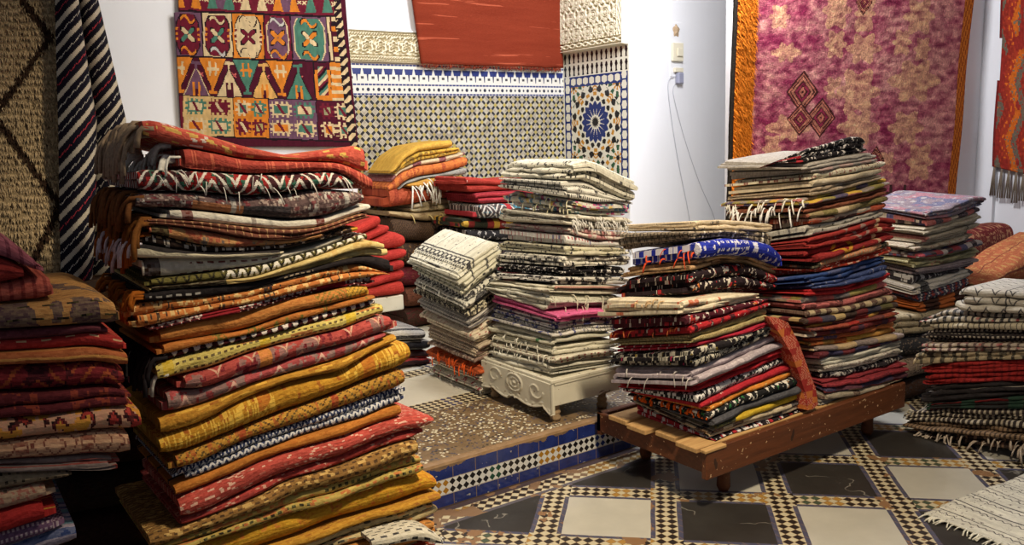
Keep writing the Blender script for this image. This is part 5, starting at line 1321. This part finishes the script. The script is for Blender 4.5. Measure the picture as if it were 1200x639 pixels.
m_paint, nt, b = newmat('chipped_white_paint', .55, .35)
X, Y, Z = posE(nt)
c = mixc(nt, noi(nt, X, Y, Z, 8, 4), (192, 188, 168), (224, 220, 204)); c = mixc(nt, noi(nt, X*.7, Y, Z*2.4, 16, 5, .65).gt(.64), c, (134, 112, 88))
nt.links.new(c, b.inputs['Base Color']); bump(nt, b, noi(nt, X, Y, Z, 26, 4), .4, .003)
m_leg, nt, b = newmat('worn_leg_wood', .6, .3)
X, Y, Z = posE(nt)
nt.links.new(mixc(nt, noi(nt, X, Y, Z*3, 30, 3), (112, 86, 58), (180, 158, 126)), b.inputs['Base Color'])
tb = bpy.data.objects.new('carved_table', None); COL.objects.link(tb); tb.location = (2.4, 3.12, STEP_Z)
setlabel(tb, 'small white-painted table with carved scalloped apron, chipped paint and turned legs', 'table')
TX0, TX1, TY0, TY1 = 2.185, 2.635, 2.842, 3.40
child(MB().box((TX0, TY0, TABZ-.018), (TX1, TY1, TABZ), bev=.004), 'tabletop', m_paint, tb)
child(MB().box((TX0+.012, TY0+.004, .268), (TX1-.01, TY0+.024, TABZ-.018), bev=.003).box((TX0+.012, TY0+.0, .366), (TX1-.01, TY0+.006, .374)), 'front_apron', m_paint, tb)
child(MB().box((TX0+.02, TY1-.024, .268), (TX1-.01, TY1-.004, TABZ-.018), bev=.003), 'back_apron', m_paint, tb)
child(MB().box((TX1-.03, TY0+.024, .268), (TX1-.01, TY1-.024, TABZ-.018), bev=.003), 'right_apron', m_paint, tb)
def scall(s):                                     # s 0..1 along the left apron, front to back: lower edge height
    if s < .10: return .232+.02*(1-math.cos(s/.10*PI))*.5
    t = (s-.1)/.9
    return .262-.018*abs(math.sin(t*PI*2.5))-.010*math.sin(t*PI)+(.012 if abs(t-.5) < .05 else 0)
mb = MB(); NS, NV = 110, 40; W_ = TY1-TY0; vs = []
for i in range(NS+1):
    s = i/NS; zb = scall(s); zt = TABZ-.016
    for j in range(NV+1):
        v = j/NV; z = zb+(zt-zb)*v; y = TY0+W_*s
        h = .004 if v < .06 else 0
        a = s-.5; b_ = (z-.325)
        r = math.hypot(a*W_*1.0, b_*1.5)
        h += .007*max(0, 1-abs(r-.060)/.008)+.006*max(0, 1-abs(r-.035)/.008)+(.008*(1-r/.02) if r < .02 else 0)
        for sg in (-1, 1):
            cx = sg*.165; rr = math.hypot(a*W_-cx, b_*1.3); t = math.atan2(b_, a*W_-cx)
            h += .006*max(0, 1-abs(rr-(.018+.006*((t*sg+PI) % (2*PI))))/.006)
        h += .003*max(0, math.sin(s*60))*max(0, 1-abs(z-zb-.016)/.008)
        vs.append((TX0-.006-h, y, z))
n1 = len(vs); vs += [(TX0+.016, v_[1], v_[2]) for v_ in vs]
fs = []
for i in range(NS):
    for j in range(NV):
        a_ = i*(NV+1)+j; q_ = (a_, a_+NV+1, a_+NV+2, a_+1); fs.append(q_[::-1]); fs.append(tuple(k+n1 for k in q_))
    a_ = i*(NV+1); fs.append((a_, a_+NV+1, a_+NV+1+n1, a_+n1)); a_ += NV; fs.append((a_, a_+n1, a_+NV+1+n1, a_+NV+1))
for a_ in (0,):
    for j in range(NV): fs.append((j, j+1, j+1+n1, j+n1)); k = NS*(NV+1)+j; fs.append((k, k+n1, k+1+n1, k+1))
mb.add(vs, fs)
o = child(mb, 'carved_apron', m_paint, tb, True)
prof = [(.018, STEP_Z), (.024, STEP_Z+.004), (.026, STEP_Z+.018), (.019, STEP_Z+.028), (.024, STEP_Z+.036), (.024, STEP_Z+.044), (.017, STEP_Z+.052), (.022, STEP_Z+.075), (.024, STEP_Z+.095), (.024, STEP_Z+.17)]
for x, y in ((2.235, 2.885), (2.515, 2.885), (2.225, 3.35), (2.58, 3.35)):
    child(MB().lathe(prof, x, y, 24), 'leg', m_leg, tb, True)
# white bench under the red rugs
RZb = .3
bn = bpy.data.objects.new('white_bench', None); COL.objects.link(bn)
zt_ = min(min(z for a, z in REDL[-1]), at(455, 347, 1, 4.6).z)
bn.location = (2.0, 4.8, STEP_Z); setlabel(bn, 'white-painted bench under the red rug stack', 'bench')
bx1 = at(473, 350, 1, 4.6).x
child(MB().box((bx1-.62, 4.6, zt_-.095), (bx1, 4.98, zt_-.002), bev=.005), 'seat', m_paint, bn)
for x in (bx1-.58, bx1-.16):
    for y in (4.64, 4.94): child(MB().lathe([(.02, STEP_Z), (.026, STEP_Z+.03), (.018, STEP_Z+.06), (.024, zt_-.1)], x, y), 'leg', m_leg, bn, True)
# paisley bolster on the right
m_pais = rugmat('paisley_cloth', (122, 34, 34), [('mo',(196,140,96),.16,.14,24,.57),('dm',(176,110,76),.22,.2,5,.16,{'n':(6,.5)})], .004, 3.3)
m_sofa = rugmat('sofa_cloth', (52, 30, 30), [], .005, 8.1)
pl_ = at(1140, 285, 1, 2.95); pr2 = at(1235, 262, 1, 2.95)
sf = bpy.data.objects.new('bolster_bench', None); COL.objects.link(sf); sf.location = ((pl_.x+pr2.x)/2, 3.05, 0)
setlabel(sf, 'low bench with a wine red paisley bolster behind the orange throw', 'bench')
x0, x1 = pl_.x, CORX-.06
mb = MB(); NU, NT = 60, 40; vs = []; uv = []
zt2 = at(1160, 268, 1, 2.95).z; zb2 = zt2-.30; zc_ = (zt2+zb2)/2; hz = (zt2-zb2)/2
for i in range(NU+1):
    s = i/NU; x = x0+(x1-x0)*s; e = min(1, (min(s, 1-s)*(x1-x0)/.05))**.5 if 0 < s < 1 else 0
    for j in range(NT):
        t = 2*PI*j/NT; cy = math.copysign(abs(math.cos(t))**.6, math.cos(t)); cz_ = math.copysign(abs(math.sin(t))**.6, math.sin(t))
        vs.append((x, 3.09+cy*.13*e+.004*mnoise.noise(Vector((x*9, t, 0))), zc_+cz_*hz*(e*.9+.1*e)+.012*mnoise.noise(Vector((x*2.5, 0, 0)))))
fs = [(i*NT+j, i*NT+(j+1) % NT, (i+1)*NT+(j+1) % NT, (i+1)*NT+j) for i in range(NU) for j in range(NT)]
me = bpy.data.meshes.new('bolster'); me.from_pydata(vs, [], fs); ul = me.uv_layers.new(name='UVMap'); fl_ = []
for p in me.polygons:
    for vi in p.vertices: fl_ += [vs[vi][0], vs[vi][2]+(0 if vs[vi][1] < 3.09 else vs[vi][1])]
ul.data.foreach_set('uv', fl_); me.polygons.foreach_set('use_smooth', [True]*len(me.polygons))
o = link('bolster', me, m_pais, sf); o.matrix_parent_inverse = Matrix.Translation(sf.location).inverted()
child(MB().box((x0, 2.93, .06), (x1, 3.25, zb2-.004), bev=.02), 'bench_base', m_sofa, sf)
for x in (x0+.06, x1-.06):
    for y in (2.97, 3.2): child(MB().lathe([(.02, 0), (.026, .02), (.026, .065)], x, y, 12), 'leg', m_wood, sf, True)

# ------------------------------------------------------------------ switch, socket, plug, cables on the pier
m_pl, nt, b = newmat('old_plastic', .45, .4); b.inputs['Base Color'].default_value = lin((222, 214, 190))
m_gr, nt, b = newmat('grey_plastic', .45, .4); b.inputs['Base Color'].default_value = lin((150, 152, 172))
m_ch, nt, b = newmat('bare_plaster', .9, .1); X, Y, Z = posE(nt); nt.links.new(mixc(nt, noi(nt, X, Y, Z, 60, 3), (150, 118, 86), (206, 184, 154)), b.inputs['Base Color'])
m_cab, nt, b = newmat('white_cable', .5, .3); b.inputs['Base Color'].default_value = lin((196, 196, 204))
def wbox(mb, xa, ya, xb, yb, d0, d1, bev=.003, mi=0):
    p, q_ = at(xa, yb, 1, PIER_Y), at(xb, ya, 1, PIER_Y); return mb.box((p.x, PIER_Y-d1, p.z), (q_.x, PIER_Y-d0, q_.z), mi, bev)
sw = bpy.data.objects.new('light_switch', None); COL.objects.link(sw); sw.location = at(791, 60, 1, PIER_Y)
setlabel(sw, 'old cream light switch on trunking with a socket below, fixed to the white pier', 'light switch')
child(wbox(MB(), 784.5, 27, 798.5, 90, 0, .006), 'backing_strip', m_wall, sw)
child(wbox(MB(), 785.5, 51, 798, 72, .006, .03, .004), 'switch_plate', m_pl, sw)
child(wbox(MB(), 790, 57, 796, 66.5, .03, .042, .003), 'rocker', m_pl, sw)
child(wbox(MB(), 788, 80, 798, 85, .006, .03, .004), 'socket', m_pl, sw)
# broken plaster hole above the switch
mb = MB(); c0 = at(791.5, 36, 1, PIER_Y); vs = []; n = 26
for k in range(n):
    t = 2*PI*k/n; r = .042*(1+.28*mnoise.noise(Vector((math.cos(t)*2, math.sin(t)*2, 4)))+.12*math.sin(5*t)); vs.append((c0.x+r*math.cos(t)*.85, PIER_Y-.0075, c0.z+r*math.sin(t)*1.1))
vs += [(v[0]*.35+c0.x*.65, PIER_Y-.022, v[2]*.35+c0.z*.65) for v in vs]
mb.add(vs, [(k, (k+1) % n, n+(k+1) % n, n+k) for k in range(n)]+[tuple(range(n, 2*n))]); child(mb, 'broken_plaster', m_ch, sw)
pg = bpy.data.objects.new('plug', None); COL.objects.link(pg); pg.location = at(793, 92, 1, PIER_Y)
setlabel(pg, 'grey plug with two thin white cables hanging down the pier', 'plug')
child(wbox(MB(), 790.5, 85.5, 797, 98.5, .004, .045, .008), 'plug_body', m_gr, pg)
def wcab(pts):
    out = []
    P = [at(x, y, 1, PIER_Y-.01) for x, y in pts]
    for i in range(len(P)-1):
        p0, p1, p2, p3 = P[max(0, i-1)], P[i], P[i+1], P[min(len(P)-1, i+2)]
        for k in range(6):
            t = k/6; out.append(.5*((2*p1)+(p2-p0)*t+(2*p0-5*p1+4*p2-p3)*t*t+(3*p1-p0-3*p2+p3)*t**3))
    return out+[P[-1]]
child(MB().tube(wcab([(790, 90), (784.5, 93), (783, 105), (787, 140), (795, 190), (806, 245), (813, 290)]), .0035, 6), 'cable', m_cab, pg, True)
child(MB().tube(wcab([(793, 96), (789, 104), (791, 120), (803, 165), (820, 215), (836, 252), (846, 290)]), .0022, 6), 'cable', m_cab, pg, True)

# ------------------------------------------------------------------ flatwoven rug thrown on the floor, lower right
m_thr = rugmat('thrown_rug_wool', (222, 216, 196), [('vb',(50,44,44),.105,.05,.2),('zz',(60,52,52),.03,.012,.105,.06,.42),('mo',(120,112,104),.10,.06,38,.66)], .004, 4.4)
A0 = at(1083, 601, 2, .012); A1 = at(1212, 551, 2, .012); A2 = at(1112, 623, 2, .012)
d1 = (A1-A0); d2 = Vector((d1.y, -d1.x, 0)).normalized()
mb = MB(); NU, NV = 70, 60; vs = []; uv = []
c_fr = [at(1083, 600, 2, .02), at(1100, 612, 2, .02), at(1112, 622, 2, .02), at(1150, 637, 2, .02), at(1180, 652, 2, .02)]
Lw = 0.75; e1 = d1.normalized(); e2 = (at(1180, 655, 2, 0)-A0).normalized(); e2 = (e2-e1*e2.dot(e1)).normalized()
for j in range(NV+1):
    for i in range(NU+1):
        u, v = Lw*i/NU, .46*j/NV
        p = A0+e1*u+e2*v
        z = .008+.010*max(0, mnoise.noise(Vector((u*5, v*5, 1)))+.3)+.02*max(0, math.sin(u*6+v*9))*(.35 if i > 8 else .1)
        vs.append((p.x, p.y, z)); uv.append((v, u))
fs = [(j*(NU+1)+i, j*(NU+1)+i+1, (j+1)*(NU+1)+i+1, (j+1)*(NU+1)+i) for j in range(NV) for i in range(NU)]
me = bpy.data.meshes.new('thrown_rug'); me.from_pydata(vs, [], fs); ul = me.uv_layers.new(name='UVMap'); fl_ = []
for p in me.polygons:
    for vi in p.vertices: fl_ += list(uv[vi])
ul.data.foreach_set('uv', fl_); me.polygons.foreach_set('use_smooth', [True]*len(me.polygons))
o = link('thrown_rug', me, m_thr); md = o.modifiers.new('thick', 'SOLIDIFY'); md.thickness = .007; md.offset = 1 if False else -1
import bmesh
bm = bmesh.new(); bm.from_mesh(me); bmesh.ops.recalc_face_normals(bm, faces=bm.faces)
if bm.faces[0].normal.z < 0: bmesh.ops.reverse_faces(bm, faces=bm.faces)
bm.to_mesh(me); bm.free()
setlabel(o, 'white flatwoven rug with thin black lines lying on the tiled floor at lower right', 'rug')
mb = MB(); rg = random.Random(11)
for i in range(46):
    v = .46*rg.random(); p = A0+e2*v; l = rg.uniform(.02, .05); s = rg.uniform(-.02, .02)
    mb.tube([(p.x+e1.x*.01, p.y+e1.y*.01, .010), (p.x-e1.x*l*.5+e2.x*s*.5, p.y-e1.y*l*.5+e2.y*s*.5, .012), (p.x-e1.x*l+e2.x*s, p.y-e1.y*l+e2.y*s, .004)], rg.uniform(.002, .0035), 5)
tag(mb.build('fringe', ym((226, 220, 204)), o, True), kind='stuff')

# ------------------------------------------------------------------ light
w = bpy.data.worlds.new('world'); SC.world = w; w.use_nodes = True
bg = w.node_tree.nodes['Background']; bg.inputs[0].default_value = lin((238, 240, 250)); bg.inputs[1].default_value = .17
def area(name, loc, target, size, power, col):
    l = bpy.data.lights.new(name, 'AREA'); l.shape = 'DISK'; l.size = size; l.energy = power; l.color = lin(col)[:3]
    o = bpy.data.objects.new(name, l); COL.objects.link(o); o.location = loc
    o.rotation_euler = (Vector(target)-Vector(loc)).to_track_quat('-Z', 'Y').to_euler(); return o
def spot(name, loc, target, power, ang, col, rad=.18):
    l = bpy.data.lights.new(name, 'SPOT'); l.spot_size = math.radians(ang); l.spot_blend = 1; l.shadow_soft_size = rad; l.energy = power; l.color = lin(col)[:3]
    o = bpy.data.objects.new(name, l); COL.objects.link(o); o.location = loc
    o.rotation_euler = (Vector(target)-Vector(loc)).to_track_quat('-Z', 'Y').to_euler(); return o
spot('unseen_lamp', (1.55, .9, 3.15), (2.0, 2.7, .6), 540, 92, (255, 234, 200))
area('unseen_lamp', (3.6, 2.9, 3.2), (4.9, 4.4, 1.5), .7, 120, (246, 246, 250))  # added lamp, aimed at the pier to brighten its front
area('unseen_lamp', (2.2, 4.0, 3.3), (2.0, 4.6, 1.0), .6, 34, (255, 246, 232))
SC.view_settings.view_transform = 'Standard'; SC.view_settings.look = 'None'; SC.view_settings.gamma = 1; SC.view_settings.use_curve_mapping = False
SC.view_settings.exposure = 0.0
print('LABELS_', len(LABELS), 'RUGS', RUGN[0])
